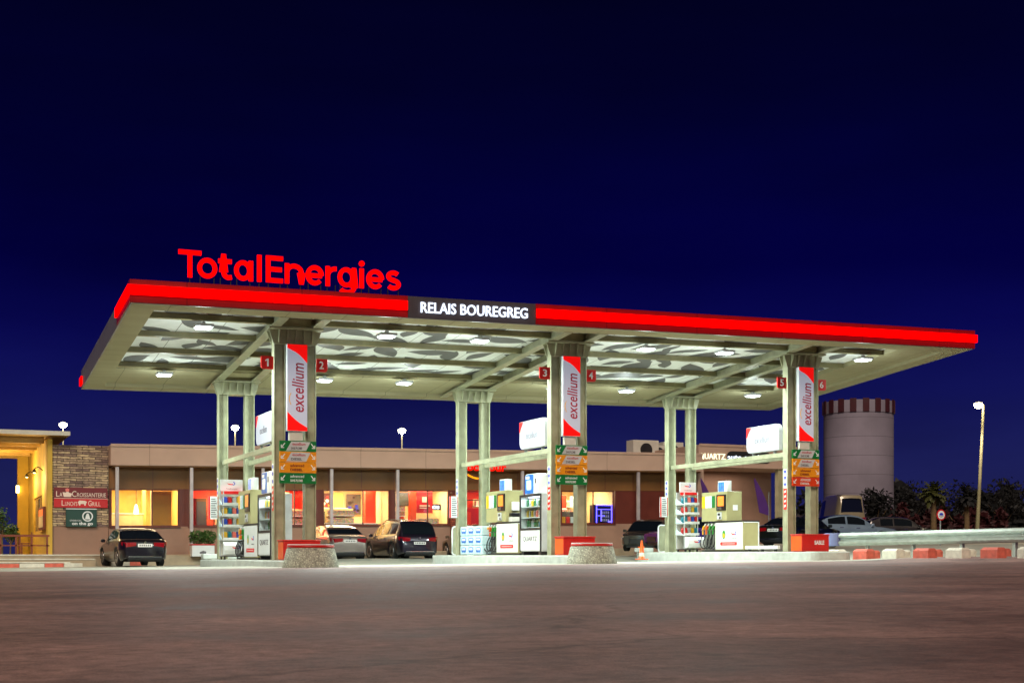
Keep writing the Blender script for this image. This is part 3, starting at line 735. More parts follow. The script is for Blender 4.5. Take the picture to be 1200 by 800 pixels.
# crash plates
for i, (pa, pb, q, lab) in enumerate(((8.22, 9.1, 9.0, 'beige crash plate with white edge behind the middle rear column'),
                                      (16.89, 17.8, 9.0, 'beige crash plate with white edge behind the right rear column'),
                                      )):
    zt = TOP[1 if i == 0 else 2]+CZ
    t = thing('crash_plate', lab, 'barrier', ((pa+pb)/2, q, zt), group='beige crash plates')
    fr = FR(((pa+pb)/2, q, zt)); hw = (pb-pa)/2
    MB().prism(rrect(-hw+.03, hw-.03, .03, 1.02, .09), fr, -.02, .02).build('plate', 'steel', t)
    pts = rrect(-hw, hw, .0, 1.05, .11, 5); P3 = [fr(a, b, 0) for a, b in pts if True]
    MB().tube([P3[-1]]+P3, .028, 8).build('hoop', 'white', t, smooth=True)
t = thing('floor_rail', 'low white floor rail between the right pump and its column', 'rail', (17, 1.3, TOP[2]+CZ))
z = TOP[2]+CZ
MB().box(16.62, 16.74, .3, 2.3, z+.08, z+.2).build('rail', 'white', t, bevel=.02)
for q in (.5, 1.3, 2.1): MB().box(16.63, 16.73, q-.03, q+.03, z, z+.079).build('rail_foot', 'dark', t)

# ------------------------------------------------------------------ fuel pumps
def pump(i):
    p0 = P0[i]; zt = TOP[i]+CZ; fp = p0-.4
    t = thing('fuel_pump', 'olive and white fuel pump with four hoses on the %s island' % ORD[i], 'fuel pump', (p0, 4.3, zt), group='fuel pumps')
    fr = FR((fp, 4.3, zt), '-p')          # a runs towards the camera (-q): -1.5 .. 1.4
    W = .64
    MB().fbox(fr, -1.5, 1.42, 0, .06, -W, -.02).build('plinth', 'dark', t)
    MB().fbox(fr, -1.5, -.52, .06, 1.07, -W, -.14).build('hose_bay', 'bay', t)
    MB().fbox(fr, -.52, 1.40, .06, 1.07, -W, 0).build('lower_cabinet', 'cabinet', t, bevel=.01)
    MB().fbox(fr, -.46, 1.36, .09, 1.05, .002, .02).build('lower_door', 'white', t, bevel=.006)
    MB().fbox(fr, -.52, 1.42, 1.073, 1.115, -W-.01, .025).build('counter_trim', 'dark', t)
    MB().fbox(fr, -1.5, .25, 1.12, 2.19, -.66, -.02).build('upper_cabinet', 'cabinet', t, bevel=.012)
    dp = MB().fbox(fr, -.42, .21, 1.50, 2.08, -.018, .015).build('display_unit', 'black', t, bevel=.008)
    MB().fbox(fr, -.31, .1, 1.66, 2.02, .016, .02).build('screen', 'screen_o', dp)
    m = MB()
    for r in range(3):
        for c in range(3): m.fbox(fr, -.33+c*.1, -.27+c*.1, 1.53+r*.035, 1.555+r*.035, .016, .022)
    m.build('keypad', 'grey', dp)
    cr = MB().fbox(fr, -.36, -.08, 1.18, 1.44, -.018, .02).build('card_reader', 'lightgrey', t, bevel=.006)
    MB().fbox(fr, -.30, -.14, 1.32, 1.40, .021, .024).build('card_slot', 'black', cr); MB().fbox(fr, -.20, -.10, 1.20, 1.28, .021, .026).build('button', 'black', cr)
    for k, c in enumerate(('yellow', 'white', 'pale_blue', 'green')):
        MB().fbox(fr, -1.46+k*.235, -1.26+k*.235, 1.62, 2.05, -.018, -.008).build('product_strip', c, t)
    # topper poster
    tp = MB().fbox(fr, -.52, .10, 2.14, 2.58, -.32, -.12).build('topper', 'white', t, bevel=.006)
    MB().fbox(fr, -.48, -.08, 2.18, 2.54, -.119, -.115).build('topper_picture', 'screen_b', tp)
    MB().fbox(fr, -.3, -.1, 2.10, 2.14, -.26, -.2).build('topper_stem', 'grey', tp)
    fe = FR((fp, 4.05, zt)); MB().fbox(fe, .28, .48, 1.50, 1.70, .001, .01).build('notice', 'white', t)
    MB().fbox(fe, .02, .60, .09, 1.05, 1.151, 1.155).build('end_panel', 'cabinet', t)
    MB().fbox(fe, .60, .64, .06, 1.05, 1.151, 1.17).fbox(fe, .0, .60, 1.03, 1.06, 1.156, 1.17).build('end_trim', 'white', t)
    if i == 1:
        MB().fbox(fe, .22, .48, 1.50, 1.80, .011, .13).build('towel_dispenser', 'white', t, bevel=.02)
        MB().fbox(fe, .15, .52, 1.30, 1.42, .011, .2).build('tray', 'black', t, bevel=.01)
        MB().fbox(fe, .12, .55, 1.12, 1.28, .011, .3).build('waste_box', 'offwhite', t, bevel=.01)
    # markings on the lower door
    fd = FR((fp-.0205, 4.3, zt), '-p')
    logo(fd, .78, .62, .22, 0, t)
    m = MB(); m.prism([(.12+.11*cos(k*pi/6), .62+.16*sin(k*pi/6)) for k in range(12)], fd, 0, .003); m.build('leaf_mark', 'tgreen', t)
    m = MB(); m.prism([(.12+.06*cos(k*pi/6), .59+.08*sin(k*pi/6)) for k in range(12)], fd, .0035, .006); m.build('leaf_mark_core', 'yellow', t)
    text_mb('TotalEnergies', fd, .60, 1.0, .45, .50, 0, .003).build('small_lettering', 'ink', t)
    MB().prism(rrect(-.12, 1.0, .23, .35, .03), fd, 0, .003).build('red_bar', 'tred', t)
    MB().fbox(fd, .0, .88, .282, .298, .0035, .006).build('bar_line', 'white', t)
    # nozzles and hoses
    for k, c in enumerate(('yellow', 'orange', 'tgreen', 'tgreen')):
        a = -1.40+k*.235
        nz = MB().prism([(a-.09, .80), (a-.03, .80), (a+.09, .96), (a+.03, .98)], fr, -.09, .0)
        nzo = nz.build('nozzle', c, t, bevel=.015)
        MB().tube([fr(a+.06, .95, -.04), fr(a+.12, 1.03, -.05)], .022).build('spout', 'white', nzo)
        MB().fbox(fr, a-.075, a-.035, .64, .78, -.07, -.02).build('hose_guard', c, nzo, bevel=.01)
        pts = [fr(a-.03, .62, -.02), fr(a-.05, .45, .05), fr(a-.02, .28, .09), fr(a+.08, .17, .09), fr(a+.2, .12, .04), fr(a+.24, .3, -.08), fr(a+.22, .8, -.12)]
        P2 = []
        for s in range(len(pts)-1):
            q0, q1, q2, q3 = pts[max(0, s-1)], pts[s], pts[s+1], pts[min(len(pts)-1, s+2)]
            for u in (0, .25, .5, .75): P2.append(.5*((2*q1)+(-q0+q2)*u+(2*q0-5*q1+4*q2-q3)*u*u+(-q0+3*q1-3*q2+q3)*u**3))
        P2.append(pts[-1]); MB().tube(P2, .021, 8).build('hose', 'black', t, smooth=True)
    return t
for i in range(3): pump(i)

# ------------------------------------------------------------------ bottles (shared meshes)
def bottle_mesh(kind):
    m = MB()
    if kind == 'can':                       # oil jug
        m.prism([(-.05, 0), (.05, 0), (.05, .17), (.02, .22), (-.03, .22), (-.05, .18)], lambda a, b, c: (a, c, b), -.035, .035)
    elif kind == 'round':
        m.lathe((0, 0, 0), [(.035, 0), (.036, .14), (.014, .19), (.014, .23)], 10)
    else:
        m.lathe((0, 0, 0), [(.06, 0), (.062, .2), (.03, .25), (.02, .27)], 10)
    return m
PROTO = {}
def item(kind, col, pos, s, label, name, cat, group):
    key = (kind, col)
    if key not in PROTO:
        o = bottle_mesh(kind).build(name, col, None, world=False, smooth=(kind != 'can')); PROTO[key] = o
    else:
        o = PROTO[key].copy(); COL.objects.link(o)
    o.location = pos; o.scale = (s, s, s); tag(o, label, cat, group); return o
M['b_green'] = mk('bottle_green', (30, 100, 60), .3, var=0); M['b_teal'] = mk('bottle_teal', (20, 120, 140), .3, var=0)
M['b_gold'] = mk('bottle_gold', (200, 160, 40), .3, var=0); M['b_silver'] = mk('bottle_silver', (170, 175, 180), .3, .3, var=0)
M['b_red'] = mk('bottle_red', (190, 30, 30), .3, var=0); M['b_blue'] = mk('bottle_blue', (40, 70, 170), .3, var=0); M['b_pink'] = mk('bottle_pink', (220, 110, 100), .3, var=0)

# display cabinets with lubricants
for i in (0, 1):
    p0 = P0[i]; zt = TOP[i]+CZ; fp = p0-.42
    t = thing('display_cabinet', 'white glass fronted display cabinet marked QUARTZ on the %s island' % ORD[i], 'display cabinet', (p0, 1.9, zt), group='QUARTZ display cabinets')
    fr = FR((fp, 1.87, zt), '-p'); W = .62
    MB().fbox(fr, -.82, -.79, .12, 1.95, -W, 0).fbox(fr, .82, .85, .12, 1.95, -W, 0).fbox(fr, -.79, .82, 1.90, 1.95, -W, 0).fbox(fr, -.79, .82, .12, .16, -W, 0).fbox(fr, -.79, .82, .16, 1.9, -W, -W+.03).build('carcass', 'lightgrey', t, bevel=.004)
    MB().fbox(fr, -.83, -.76, .12, 1.96, .001, .03).fbox(fr, .79, .86, .12, 1.96, .001, .03).fbox(fr, -.76, .79, 1.88, 1.96, .001, .03).fbox(fr, -.76, .79, .80, .85, .001, .03).build('door_frame', 'dark', t)
    MB().fbox(fr, -.76, .79, .85, 1.88, .008, .014).build('glass_door', 'glass_f', t)
    lp = MB().fbox(fr, -.76, .79, .15, .80, .001, .022).build('lower_panel', 'white', t)
    text_mb('QUARTZ', FR((fp-.0225, 1.87, zt), '-p'), -.55, .55, .42, .60, 0, .006, bold=.0).build('lettering', 'ink', lp)
    for z in (.88, 1.20, 1.55): MB().fbox(fr, -.78, .80, z, z+.02, -W+.04, -.02).build('shelf', 'white', t)
    for a in (-.7, .7): MB().fbox(fr, a-.08, a+.08, 0, .118, -W+.05, -.03).build('cabinet_foot', 'dark', t)
    MB().fbox(fr, -.6, .6, 1.86, 1.89, -.3, -.2).build('tube_light', 'neonw', t)
    l = bpy.data.lights.new('cabinet_light', 'AREA'); l.shape = 'RECTANGLE'; l.size = 1.4; l.size_y = .2; l.energy = 9; l.color = (.9, 1, 1)
    o = bpy.data.objects.new('cabinet_light', l); o.location = fr(0, 1.85, -.12); o.rotation_euler = (0, 0, pi/2); COL.objects.link(o)
    MB().box(p0-.40, p0+.2, 1.01, 1.03, zt+.15, zt+1.94).build('end_panel', 'lightgrey', t)
    rs = random.Random(i+5)
    for r, (z, row, kd) in enumerate(((.902, 'bottom', 'big'), (1.222, 'middle', 'can'), (1.572, 'top', 'can'))):
        for k in range(8):
            a = -.66+k*.19; col = (('b_green', 'b_teal', 'b_silver', 'b_green'), ('b_silver', 'b_pink', 'b_gold', 'b_silver'), ('b_silver', 'b_gold', 'b_green', 'b_gold'))[r][rs.randrange(4)]
            item(kd, col, fr(a, z, -.22), 1.05 if kd == 'can' else .98,
                 'small oil bottle on the %s shelf of the %s island display cabinet' % (row, ORD[i]), 'oil_bottle', 'bottle', 'bottles on the %s shelf, %s cabinet' % (row, ORD[i]))
    # carton on top
    c = thing('promotional_box', 'blue and white box standing on top of the %s display cabinet' % ORD[i], 'box', (p0-.2, 1.8, zt+1.96), group='blue and white boxes on the cabinets')
    frb = FR((fp, 1.87, zt), '-p')
    MB().prism(rrect(-.50, .55, 1.97, 2.62, (.02, .02, .06, .14)), frb, -.34, -.02).build('carton', 'white', c, bevel=.006)
    MB().prism(rrect(-.49, .20, 1.985, 2.60, (.02, .0, .0, .13)), frb, -.019, -.015).build('blue_print', 'blue', c)
    MB().prism(rrect(-.35, .02, 2.10, 2.42, .05), frb, -.0145, -.011).build('pale_print', 'pale_blue', c)
    MB().fbox(frb, -.42, -.12, 2.46, 2.55, -.0145, -.011).build('brand_patch', 'white', c)
    MB().fbox(frb, .30, .42, 2.30, 2.46, -.019, -.015).build('print_mark', 'ink', c)

# lubricant racks
for i in (0, 2):
    p0 = P0[i]; zt = TOP[i]+CZ; a0, a1 = (-.78, -.14) if i == 0 else (-.84, -.24)
    t = thing('oil_rack', 'wheeled oil rack with a header sign beside the %s pump' % ORD[i], 'display rack', (p0+a0+.3, 6.6, zt), group='oil racks by the pumps')
    fr = FR((p0, 6.3, zt))
    for a in (a0, a1-.03):
        for c in (-.6, -.03): MB().fbox(fr, a, a+.03, .1, 2.25, c, c+.03).build('upright', 'lightgrey', t)
    MB().fbox(fr, a0, a1, .1, 2.25, -.62, -.605).build('back_panel', 'offwhite', t)
    for n, z in enumerate((.62, 1.05, 1.40, 1.76)):
        sh = MB().fbox(fr, a0-.01, a1+.01, z, z+.03, -.6, .08).build('shelf', 'white', t)
        MB().fbox(fr, a0-.01, a1+.01, z+.031, z+.09, .06, .08).build('shelf_lip', 'white', sh)
        frs = FR((p0+a0-.012, 6.3, zt), '-p')
        MB().prism([(-.6, z+.03), (-.05, z+.03), (-.6, z+.24)], frs, 0, .012).build('side_bracket', 'pale_blue', sh)
        for k in range(4):
            col = ('b_gold', 'b_silver', 'b_red', 'b_blue', 'b_pink', 'b_teal')[(n*3+k*5+i) % 6]
            item('can', col, fr(a0+.09+k*.145, z+.031, -.06), 1.15, 'oil can on the %s shelf of the %s rack' % (('lowest', 'second', 'third', 'top')[n], ORD[i]), 'oil_can', 'oil can', 'cans on the %s shelf of the %s rack' % (('lowest', 'second', 'third', 'top')[n], ORD[i]))
            item('big', col, fr(a0+.09+k*.145, z+.031, -.28), 1., 'oil can on the %s shelf of the %s rack' % (('lowest', 'second', 'third', 'top')[n], ORD[i]), 'oil_can', 'oil can', 'cans on the %s shelf of the %s rack' % (('lowest', 'second', 'third', 'top')[n], ORD[i]))
    h = MB().fbox(fr, a0-.04, a1+.06, 2.24, 2.62, -.3, -.26).build('header', 'white', t, bevel=.006)
    logo(FR((p0+(a0+a1)/2, 6.3, zt)), 0, 2.46, .17, .262*-1, h)
    MB().fbox(fr, a0, a1, 2.14, 2.235, -.3, -.04).build('red_band', 'tred', t)
    text_mb('TotalEnergies', fr, a0+.15, a1-.12, 2.29, 2.34, -.259, -.255).build('lettering', 'ink', h)
    arc = [(.60*0, .12), (.0, .12)]
    pf = [( .08, .14), (.26, .16), (.33, .30), (.30, .46), (.20, .56), (.08, .56)]
    bk = MB().prism([(c, b) for c, b in pf], lambda a, b, c: fr(c, b, a), a0-.02, a1+.12).build('basket', 'white', t, bevel=.01)
    frk = FR((p0+(a0+a1)/2+.05, 6.3-.335, zt)); 
    logo(frk, 0, .36, .17, 0.004, bk)
    for a in (a0+.05, a1-.05):
        for c in (-.55, .0): MB().cyl(fr(a-.02, .05, c), fr(a+.02, .05, c), .05).build('castor', 'black', t)
    MB().fbox(fr, a0, a1, .08, .11, -.6, .2).build('base_frame', 'dark', t)

# water packs, three high and three long
zt = TOP[1]+CZ
for r in range(3):
    for c in range(3):
        q1 = 7.78-c*.71
        nm = ('rear', 'middle', 'front')[c]; row = ('bottom', 'middle', 'top')[r]
        t = thing('water_pack', 'shrink wrapped pack of water bottles, %s layer, %s column of the stack' % (row, nm), 'water pack', (8.3, q1-.35, zt+.02+r*.335), group='packs of bottled water on the middle island')
        MB().box(8.07, 8.62, q1-.69, q1, zt+.015+r*.335, zt+.34+r*.335).build('wrap', 'pale_blue', t, bevel=.035, bseg=3)
        fr = FR((8.069, q1-.345, zt+.015+r*.335), '-p')
        for a in (.02,):
            lb = MB().prism(rrect(a-.22, a+.22, .08, .26, .07), fr, .0, .004).build('bottle_label', 'blue', t)
            MB().prism(rrect(a-.17, a+.17, .16, .235, .03), fr, .0045, .007).build('label_band', 'white', lb)

# ------------------------------------------------------------------ cars
def interp(tab, x):
    if x <= tab[0][0]: return tab[0][1]
    for (a, u), (b, v) in zip(tab, tab[1:]):
        if x <= b:
            t = (x-a)/(b-a); t = t*t*(3-2*t)*.5+t*.5; return u+(v-u)*t
    return tab[-1][1]
KIND = {
 'sedan': dict(sh=[(-.5, .50), (-.492, .60), (-.475, .665), (-.42, .69), (-.2, .685), (.1, .655), (.3, .60), (.42, .545), (.48, .47), (.5, .36)],
               rf=[(-.40, .69), (-.23, .93), (-.12, .995), (-.02, 1.), (.06, .965), (.24, .63)], cab=(-.40, .24), rear=(-.385, -.22), wind=(.075, .225), wins=((-.255, -.075), (-.055, .125))),
 'suv': dict(sh=[(-.5, .42), (-.49, .56), (-.47, .61), (-.42, .625), (0, .61), (.25, .585), (.40, .545), (.47, .48), (.5, .34)],
             rf=[(-.48, .62), (-.43, .85), (-.38, .965), (-.2, 1.), (-.02, 1.), (.08, .955), (.27, .60)], cab=(-.48, .27), rear=(-.475, -.405), wind=(.09, .255), wins=((-.37, -.22), (-.20, -.03), (-.01, .15))),
 'hatch': dict(sh=[(-.5, .42), (-.49, .57), (-.47, .62), (-.3, .63), (.1, .62), (.3, .57), (.43, .52), (.48, .44), (.5, .33)],
               rf=[(-.48, .62), (-.41, .86), (-.30, .98), (-.12, 1.), (.0, .99), (.09, .94), (.28, .60)], cab=(-.48, .28), rear=(-.465, -.36), wind=(.10, .26), wins=((-.30, -.13), (-.11, .13))),
 'van': dict(sh=[(-.5, .3), (-.495, .5), (-.48, .54), (0, .54), (.35, .52), (.45, .45), (.5, .25)],
             rf=[(-.495, .54), (-.485, .9), (-.46, .98), (-.3, 1.), (.15, 1.), (.22, .96), (.38, .53)], cab=(-.495, .38), rear=(-.492, -.48), wind=(.235, .36), wins=((.05, .22),)),
}
def car(name, label, loc, heading, paint, kind='sedan', L=4.5, W=1.8, H=1.46, group=None, lights=False, cat='car'):
    K = KIND[kind]; t = thing(name, label, cat, loc, heading, group)
    R = .335 if kind != 'suv' else .365; xw = (-.30*L, .305*L); ra = R+.055
    def sh(u): return interp(K['sh'], u)*H
    def rf(u):
        a, b = K['cab']
        return max(sh(u), interp(K['rf'], u)*H) if a <= u <= b else sh(u)
    def wid(u):
        e = min(1, (.5-abs(u))/.10); return W/2*(.80+.20*sin(pi/2*max(0, e))**.8)
    def sect(x):
        u = x/L; w = wid(u); s = sh(u); r = rf(u); zb = .19+.10*max(0, (abs(u)-.42)/.08)
        for c in xw:
            d = ra*ra-(x-c)**2
            if d > 0: zb = max(zb, R-.02+sqrt(d))
        z1 = max(zb+.02, .30); z2 = max(z1+.03, .42*H)
        s = max(s, z2+.05)
        g = max(0., min(1., (r-s)/(H-.66*H))) if r > s else 0
        if g > .01: ys = w*(.93-.19*g); P = [(w*.90, zb), (w*.975, z1), (w, z2), (w*.985, s-.07), (w*.935, s), (ys, s+(r-s)*.93), (ys*.75, r), (0, r+.015*g)]
        else: P = [(w*.90, zb), (w*.975, z1), (w, z2), (w*.985, s-.07), (w*.93, s), (w*.80, s+.012), (w*.5, s+.025), (0, s+.03)]
        return P
    st = sorted(set([-.5*L, -.497*L, -.49*L, .49*L, .497*L, .5*L]+[L*(-.48+.96*k/54) for k in range(55)]+[c+s*ra*f for c in xw for s in (-1, 1) for f in (.999, .97, .88, .7)]))
    m = MB(); n = 8; rows = []
    for x in st:
        P = sect(x); ring = [(x, y, z) for y, z in P]+[(x, -y, z) for y, z in reversed(P[:-1])]
        rows.append(len(m.v)); m.v += ring
    k = 15
    for a, b in zip(rows, rows[1:]):
        for j in range(k-1): m.f.append((a+j, b+j, b+j+1, a+j+1))
    m.f.append(tuple(rows[0]+j for j in range(k))); m.f.append(tuple(rows[-1]+j for j in reversed(range(k))))
    body = m.build('body', paint, t, smooth=True, world=False)
    body.data.materials.append(M['black'])
    md = body.modifiers.new('e', 'EDGE_SPLIT'); md.split_angle = radians(38)
    m = MB(); m.box(-.47*L, .47*L, -W/2+.27, W/2-.27, .16, .62); m.box(-.22*L, .22*L, -W/2+.12, W/2-.12, .17, .4)
    m.build('underbody', 'black', t, world=False)
    # glass
    def surf(x, f, side):          # f 0..1 between shoulder and roof edge
        P = sect(x); y = P[4][0]+(P[5][0]-P[4][0])*f; z = P[4][1]+(P[5][1]-P[4][1])*f; return (x, side*(y+.008), z)
    for side in (-1, 1):
        for wa, wb in K['wins']:
            m = MB(); xs_ = [L*(wa+(wb-wa)*i/8) for i in range(9)]
            for a, b in zip(xs_, xs_[1:]): m.quad(surf(a, .08, side), surf(b, .08, side), surf(b, .86, side), surf(a, .86, side))
            m.build('side_window', 'glass_dark', t, world=False, smooth=True)
            if kind == 'van': continue
    for nm, (wa, wb) in (('rear_window', K['rear']), ('windshield', K['wind'])):
        m = MB(); xs_ = [L*(wa+(wb-wa)*i/6) for i in range(7)]; o_ = -.012 if nm == 'rear_window' else .012
        ring = []
        for x in xs_:
            P = sect(x); ys = [P[5][0]*.93, P[6][0]*.9, 0]; zs = [P[5][1]+(P[6][1]-P[5][1])*.25, P[6][1]-.002, P[7][1]]
            pts = [(ys[0], zs[0]), (ys[1], zs[1]), (0, zs[2]), (-ys[1], zs[1]), (-ys[0], zs[0])]
            ring.append([(x+o_, y, z+.008) for y, z in pts])
        for a, b in zip(ring, ring[1:]):
            for j in range(4): m.quad(a[j], a[j+1], b[j+1], b[j])
        m.build(nm, 'glass_dark', t, world=False, smooth=True)
    # wheels
    for c in xw:
        for side in (-1, 1):
            y0 = side*(W/2-.235); y1 = side*(W/2-.02)
            wl = MB().cyl((c, y0, R), (c, y1, R), R, R, 28).build('wheel', 'rubber', t, bevel=.02, world=False)
            m = MB(); m.cyl((c, y1-side*.01, R), (c, y1+side*.006, R), R*.68, R*.66, 24)
            m.build('rim', 'rim', wl, world=False)
            m = MB(); m.prism([(cos(pi*j/5+.3)*R*(.56 if j % 2 else .2), sin(pi*j/5+.3)*R*(.56 if j % 2 else .2)) for j in range(10)], lambda a_, b_, c_: (c+a_, y1+side*c_, R+b_), .0065, .009)
            m.build('rim_gap', 'black', wl, world=False)
    # lamps
    zs = sh(-.48)-.03; wr = wid(-.5)
    for side in (-1, 1):
        m = MB()
        if kind == 'sedan':
            m.hexa([(-.5*L-.012, side*wr*.45, zs-.15), (-.5*L-.012, side*wr*.97, zs-.20), (-.46*L, side*(wid(-.46)+.008), zs-.13), (-.46*L, side*.4, zs-.13),
                    (-.5*L+.0, side*wr*.45, zs-.02), (-.5*L-.0, side*wr*.98, zs-.03), (-.455*L, side*(wid(-.455)+.008), zs-.0), (-.46*L, side*.4, zs-.02)])
        else:
            m.hexa([(-.5*L-.012, side*wr*.58, zs-.16), (-.5*L-.012, side*wr*.98, zs-.18), (-.455*L, side*(wid(-.455)+.008), zs-.12), (-.46*L, side*.4, zs-.12),
                    (-.5*L+.004, side*wr*.55, zs-.02), (-.5*L, side*wr*.99, zs+.0), (-.45*L, side*(wid(-.45)+.01), zs+.03), (-.46*L, side*.4, zs-.02)])
        m.build('tail_light', 'taillamp', t, world=False, bevel=.006)
        zh = sh(.47)-.03; wf = wid(.47); m = MB()
        m.hexa([(.46*L, side*wf*.55, zh-.12), (.494*L, side*wf*.52, zh-.12), (.475*L, side*(wf+.004), zh-.10), (.41*L, side*(wid(.41)+.006), zh-.08),
                (.46*L, side*wf*.55, zh+.01), (.487*L, side*wf*.52, zh-.0), (.465*L, side*(wf+.004), zh+.02), (.40*L, side*(wid(.40)+.006), zh+.035)])
        hl = m.build('headlight', 'headlamp', t, world=False, bevel=.006)
        # mirror
        xm = K['wind'][0]*L+.12*L; s_ = sh(xm/L)
        m = MB(); m.box(xm-.05, xm+.07, side*(W/2-.03)-.0, side*(W/2+.13), s_+.0, s_+.13) if side > 0 else m.box(xm-.05, xm+.07, side*(W/2+.13), side*(W/2-.03), s_+.0, s_+.13)
        m.build('mirror', paint, t, bevel=.03, world=False)
    for q_ in (-.08, .09) if kind != 'van' else (.1,):
        for side in (-1, 1):
            P = sect(q_*L-.04*L); m = MB(); y = P[3][0]*side; m.box(q_*L-.28, q_*L-.10, min(y, y+side*.025), max(y, y+side*.025), P[3][1]-.07, P[3][1]-.045); m.build('door_handle', 'chrome', t, world=False)
    m = MB(); m.box(-.5*L-.02, -.5*L+.01, -.26, .26, zs-.19, zs-.07) if kind == 'sedan' else m.box(-.5*L-.02, -.5*L+.01, -.26, .26, zs-.30, zs-.19)
    m.build('licence_plate', 'plate', t, world=False)
    zz = (zs-.19) if kind == 'sedan' else zs-.30
    m = MB()
    for g in range(6): m.box(-.5*L-.023, -.5*L-.0205, -.21+g*.075, -.17+g*.075, zz+.03, zz+.09)
    m.build('plate_characters', 'black', t, world=False)
    m = MB(); m.box(-.5*L-.025, -.46*L, -wr*.9, wr*.9, .22, .34); m.build('rear_valance', 'black', t, bevel=.02, world=False)
    m = MB(); m.box(-.5*L-.03, -.5*L+.0, -wr*.86, wr*.86, .345, .365); m.build('bumper_trim', 'chrome', t, world=False)
    m = MB(); m.box(.46*L, .5*L+.015, -wr*.62, wr*.62, .30, .52); m.build('grille', 'black', t, bevel=.02, world=False)
    m = MB(); m.cyl((-.5*L-.016, 0, zs-.03), (-.5*L+.01, 0, zs-.03), .045, .045, 16); m.build('badge', 'chrome', t, world=False)
    if kind == 'suv':
        for side in (-1, 1):
            pts = [(x, side*W*.33, rf(x/L)+.03) for x in rng(-.34*L, .04*L, 6)]; MB().tube(pts, .016, 6).build('roof_rail', 'dark', t, world=False)
    return t

paint = lambda n, c, met=.5, r=.3: mk(n, c, r, met, var=.02, coat=1.)
paint('paint_black', (22, 18, 24)); paint('paint_silver', (138, 126, 118), .6); paint('paint_plum', (30, 22, 36)); paint('paint_bronze', (96, 76, 58), .6)
paint('paint_brown', (52, 44, 40)); paint('paint_purple', (64, 36, 120)); paint('paint_bluegrey', (120, 140, 160), .5); paint('paint_dark', (20, 26, 24)); paint('paint_cream', (140, 130, 104), .1)
H0 = radians(90)                              # nose towards the shop (+q)
def put(px, D, y=None):
    p, q = at(px, D); z = gz(p, q) if y is None else Wz(hz(y, D)); return (p, q, z)
# rear centre of each car is placed first, the origin is half a length further on
def nose_in(px, D, L, head, y):
    p, q = at(px, D); return (p+cos(head)*L/2, q+sin(head)*L/2, Wz(hz(y, D)))
car('black_sedan', 'glossy black sedan seen from behind in front of the stone wall', nose_in(170, 51.4, 4.5, H0+radians(4), 663), H0+radians(4), MATS['paint_black'], 'sedan', 4.5, 1.76, 1.43)
car('silver_sedan', 'champagne silver sedan parked left of the dark SUV', nose_in(410.5, 57.3, 4.35, H0+radians(3), 656.8), H0+radians(3), MATS['paint_silver'], 'sedan', 4.35, 1.72, 1.50)
car('dark_suv', 'dark plum SUV parked facing the shop windows', nose_in(492, 57.3, 4.5, H0+radians(3), 655.8), H0+radians(3), MATS['paint_plum'], 'suv', 4.5, 1.82, 1.66)
car('bronze_car', 'bronze hatchback half hidden behind the middle rear column', nose_in(577, 59.5, 4.2, H0, 654), H0, MATS['paint_bronze'], 'hatch', 4.2, 1.76, 1.5)
car('brown_hatchback', 'dark brown hatchback with its front towards us by the orange cone', put(762, 62.5, 645.5), radians(228), MATS['paint_brown'], 'hatch', 4.2, 1.76, 1.43)
car('purple_hatchback', 'purple car whose bonnet shows behind the orange cone', put(812, 58.5, 643), radians(178), MATS['paint_purple'], 'hatch', 3.9, 1.7, 1.36)
car('black_saloon', 'black car with red tail lights beyond the right pump', put(938, 60.5, 641), radians(25), MATS['paint_dark'], 'sedan', 4.5, 1.8, 1.36)
car('blue_grey_sedan', 'pale blue grey sedan beyond the SABLE box', put(992, 66, 640), radians(-16), MATS['paint_bluegrey'], 'sedan', 4.7, 1.82, 1.5)
car('dark_hatchback', 'dark hatchback beyond the guardrail right of the round tower', put(1052, 76, 636), radians(-20), MATS['paint_black'], 'hatch', 4.0, 1.75, 1.42)
car('cream_van', 'cream van parked at the foot of the round tower', put(984, 84, 637), radians(70), MATS['paint_cream'], 'van', 5.0, 1.95, 2.9, cat='van')

# ------------------------------------------------------------------ shop
def V3(p, q, z): return (p, q, Wz(z))
shop = thing('shop_building', 'long low beige shop with lit windows and a stacked stone end wall', 'building', (8, BQ+3, Wz(0)))
def sbox(m, p0, p1, q0, q1, z0, z1): return m.box(p0, p1, q0, q1, Wz(z0), Wz(z1))
WIN = [(-2.60, .22), (.63, 3.36), (3.72, 6.12), (6.50, 9.60), (9.80, 12.44), (18.12, 20.94)]
m = MB()
sbox(m, -2.68, 12.98, BQ, BQ+.22, -.4, 1.17)
sbox(m, 17.75, 25.3, BQ, BQ+.22, -.4, 1.17)
m.shear().build('lower_wall', 'bwall', shop)
m = MB(); edges = [-2.68]+[v for w_ in WIN[:5] for v in w_]+[12.98]
for a, b in zip(edges[::2], edges[1::2]):
    if b-a > .03: m = MB(); sbox(m, a, b, BQ, BQ+.22, 1.173, 2.76); m.shear().build('pier', 'bframe', shop)
m = MB(); sbox(m, 17.75, 18.12, BQ, BQ+.22, 1.173, 2.76); m.shear().build('pier', 'bframe', shop)
m = MB(); sbox(m, 21.0, 25.3, BQ+.02, BQ+.22, 1.173, 2.76); m.shear().build('dark_panel', 'bframe', shop)
m = MB(); sbox(m, -2.68, 25.3, BQ, BQ+.22, 2.763, 3.70); m.shear().build('upper_panel', 'bbrown', shop)
m = MB()
for p in rng(-2.4, 25, 18)[1:-1]: sbox(m, p-.012, p+.012, BQ-.012, BQ-.001, 2.8, 3.66)
m.shear().build('panel_joints', 'bframe', shop)
m = MB(); sbox(m, -2.69, 25.4, BQ-.75, BQ+7, 3.70, 4.55); m.shear().build('fascia', 'bfascia', shop, bevel=.02)
